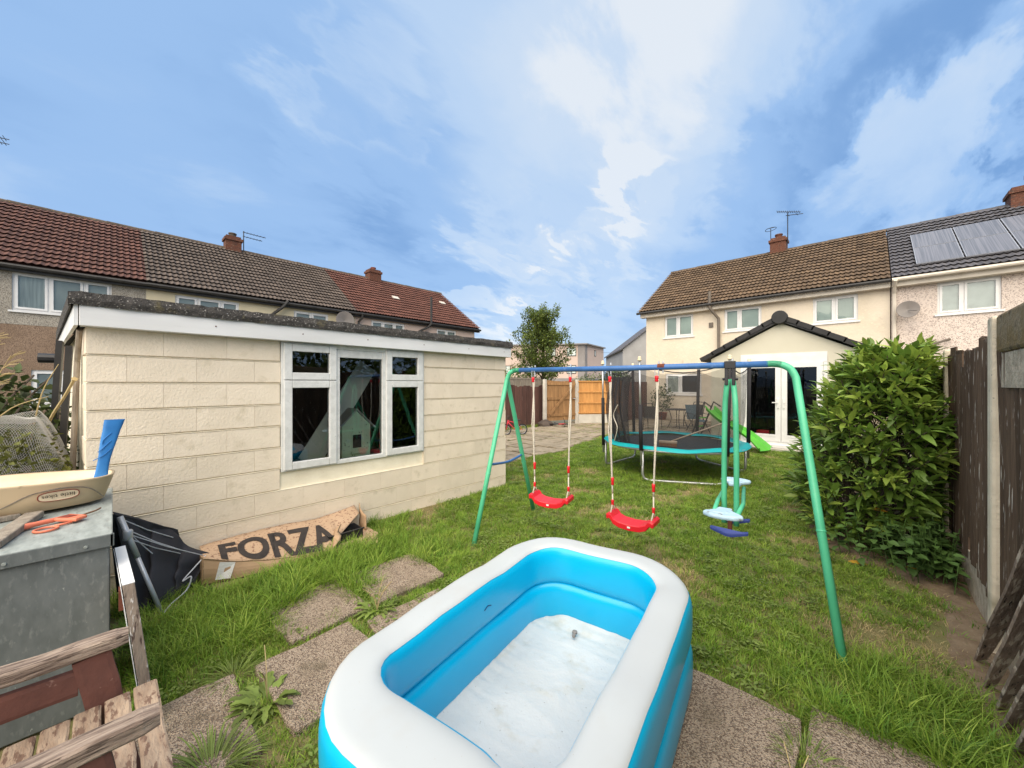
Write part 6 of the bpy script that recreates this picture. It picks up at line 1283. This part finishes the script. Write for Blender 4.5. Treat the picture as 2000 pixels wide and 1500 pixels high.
for x, y, u, v, t in zip(X_, Y_, U_, V_, T_):
    d = math.hypot(x, y); depth = -x*SN + y*CS
    if depth < .3 or not inpoly(x, y, LAWN): continue
    dens = 1.0 if d < 3.6 else (.75 if d < 6 else .55)
    if u > dens or in_pool(x, y): continue
    if x > -4.2 and x < -3.72 and .45 < y < 1.95: continue
    if x < -2.42 and y < .02: continue
    # bare slabs with grass creeping over the rims
    cover = 0
    for (x0, x1, y0, y1) in PATH:
        e = min(x-x0, x1-x, y-y0, y1-y)
        if e > .035 + .10*max(0, .25 + nz(x*4, y*4)): cover = 1; break
    if cover: continue
    onpath = (-2.62 < x < -1.85 and y < 1.2) or (x > -1.45 and y < 2.30)
    if onpath and v < .12: continue
    bare = x > .40 - .95*max(0, min(1, (y-4.3)/.8)) + .09*nz(y, 1, 0, 2.4) and 2.5 < y < 7.9
    if bare and v < (.80 if x > .45 or y > 4.3 else .45): continue
    under = math.hypot(x - tc_.x, y - tc_.y) < 1.0
    longw = max(0, min(1, (-2.62 - x)/.3))*max(0, min(1, (2.6 - y)/.5))
    longr = max(0, min(1, (x + .45)/.5))*max(0, min(1, (3.25 - y)/.3))*(y > 2.2)
    wall = max(0, 1 - (x + 4.25)/.14)*(x > -4.3)*(.5 + nz(x*3, y*3))
    patch = nz(x, y, 3, 1.1); dry = nz(x, y, 9, 1.7) + .5*nz(x, y, 4, 5)
    if x > -.2 and 3.0 < y < 3.9: dry += .35
    big = max(longw, longr, wall if wall > .4 else 0); big *= (.65 + .7*max(0, .5 + patch))
    if t < big*.8: k = int(rng.choice((4, 4, 5, 6))); s_ = .62 + .55*big*v
    else:
        if dry > .33 and v < .5: k = 3
        elif v < .10: k = 7
        else: k = int(rng.choice((0, 0, 1, 2), p=(.3, .3, .25, .15))) if patch > -.1 else int(rng.choice((0, 1, 2), p=(.35, .45, .2)))
        s_ = (.70 + .5*t + .35*max(0, patch + .1))*(1.0 if not onpath else .8)
        if dry > .40 and v > .62: continue
    if under: s_ *= 1.0
    pts.append((x, y, -.012 + .012*nz(x, y, 0, 2.3) + .008*nz(x, y, 3, 6))); rots.append((rng.normal()*.10, rng.normal()*.10, rng.random()*6.28)); scl.append(s_ * (1.0 if d < 5 else 1.15)); idx.append(k)
for (x0, x1, y0, y1) in PATH:            # grass creeping over the slab rims
    for k in range(70):
        t = rng.random(); sdn = rng.integers(0, 4); o = .03*rng.normal() - .005
        x, y = ((x0 + (x1-x0)*t, y0 + o), (x0 + (x1-x0)*t, y1 - o), (x0 + o, y0 + (y1-y0)*t), (x1 - o, y0 + (y1-y0)*t))[sdn]
        if in_pool(x, y) or nz(x*3, y*3, 6) < -.22 or -x*SN + y*CS < .3: continue
        pts.append((x, y, .008)); rots.append((rng.normal()*.2, rng.normal()*.2, rng.random()*6.28)); scl.append(.4 + .5*rng.random()); idx.append(int(rng.choice((0, 1, 2, 3, 7), p=(.3, .25, .15, .12, .18))))
# weeds between the slabs of the driveway
for k in range(5200):
    x, y = rng.uniform(-9.25, -5.2), rng.uniform(4.5, 15)
    if nz(x, y, 1, .8) + .8*nz(x, y, 2, 3.5) < .02: continue
    pts.append((x, y, .0)); rots.append((0, 0, rng.random()*6.28)); scl.append(.45 + .5*rng.random()); idx.append(int(rng.choice((0, 1, 1, 3, 7))))
for k in range(260):          # rough growth at the foot of the driveway fence and around the trampoline
    y = rng.uniform(6, 11.5); x = -9.2 + .12*abs(rng.normal()); pts.append((x, y, 0)); rots.append((0, 0, rng.random()*6.28)); scl.append(.6 + .6*rng.random()); idx.append(int(rng.choice((1, 4, 5))))
for k in range(120):
    a = rng.random()*6.28; r = TR + .05*rng.normal(); x, y = tc_.x + r*math.cos(a), tc_.y + r*math.sin(a); pts.append((x, y, -.01)); rots.append((0, 0, rng.random()*6.28)); scl.append(.6 + .7*rng.random()); idx.append(int(rng.choice((4, 5))))
me = bpy.data.meshes.new('grass'); me.from_pydata(pts, [], [])
for nm, ty_, dat, w_ in (('rot', 'FLOAT_VECTOR', np.array(rots, 'f').ravel(), 'vector'), ('scl', 'FLOAT', np.array(scl, 'f'), 'value'), ('idx', 'INT', np.array(idx, 'i'), 'value')):
    at_ = me.attributes.new(nm, ty_, 'POINT'); at_.data.foreach_set(w_, dat)
go = bpy.data.objects.new('grass', me); C.objects.link(go); go['kind'] = 'stuff'; go['label'] = 'patchy green lawn grass, long beside the garage and fence'; go['category'] = 'grass'
ng = bpy.data.node_groups.new('grass', 'GeometryNodeTree'); ng.interface.new_socket('Geometry', in_out='INPUT', socket_type='NodeSocketGeometry'); ng.interface.new_socket('Geometry', in_out='OUTPUT', socket_type='NodeSocketGeometry')
gi, gout = ng.nodes.new('NodeGroupInput'), ng.nodes.new('NodeGroupOutput'); ip = ng.nodes.new('GeometryNodeInstanceOnPoints'); ci = ng.nodes.new('GeometryNodeCollectionInfo')
ci.inputs['Collection'].default_value = tcol; ci.inputs['Separate Children'].default_value = True; ci.inputs['Reset Children'].default_value = True
def attr(nm, ty_):
    n = ng.nodes.new('GeometryNodeInputNamedAttribute'); n.data_type = ty_; n.inputs['Name'].default_value = nm; return n.outputs[0]
ng.links.new(gi.outputs[0], ip.inputs['Points']); ng.links.new(ci.outputs[0], ip.inputs['Instance']); ip.inputs['Pick Instance'].default_value = True
ng.links.new(attr('idx', 'INT'), ip.inputs['Instance Index']); ng.links.new(attr('rot', 'FLOAT_VECTOR'), ip.inputs['Rotation']); ng.links.new(attr('scl', 'FLOAT'), ip.inputs['Scale']); ng.links.new(ip.outputs[0], gout.inputs[0])
gm_ = go.modifiers.new('grass', 'NODES'); gm_.node_group = ng
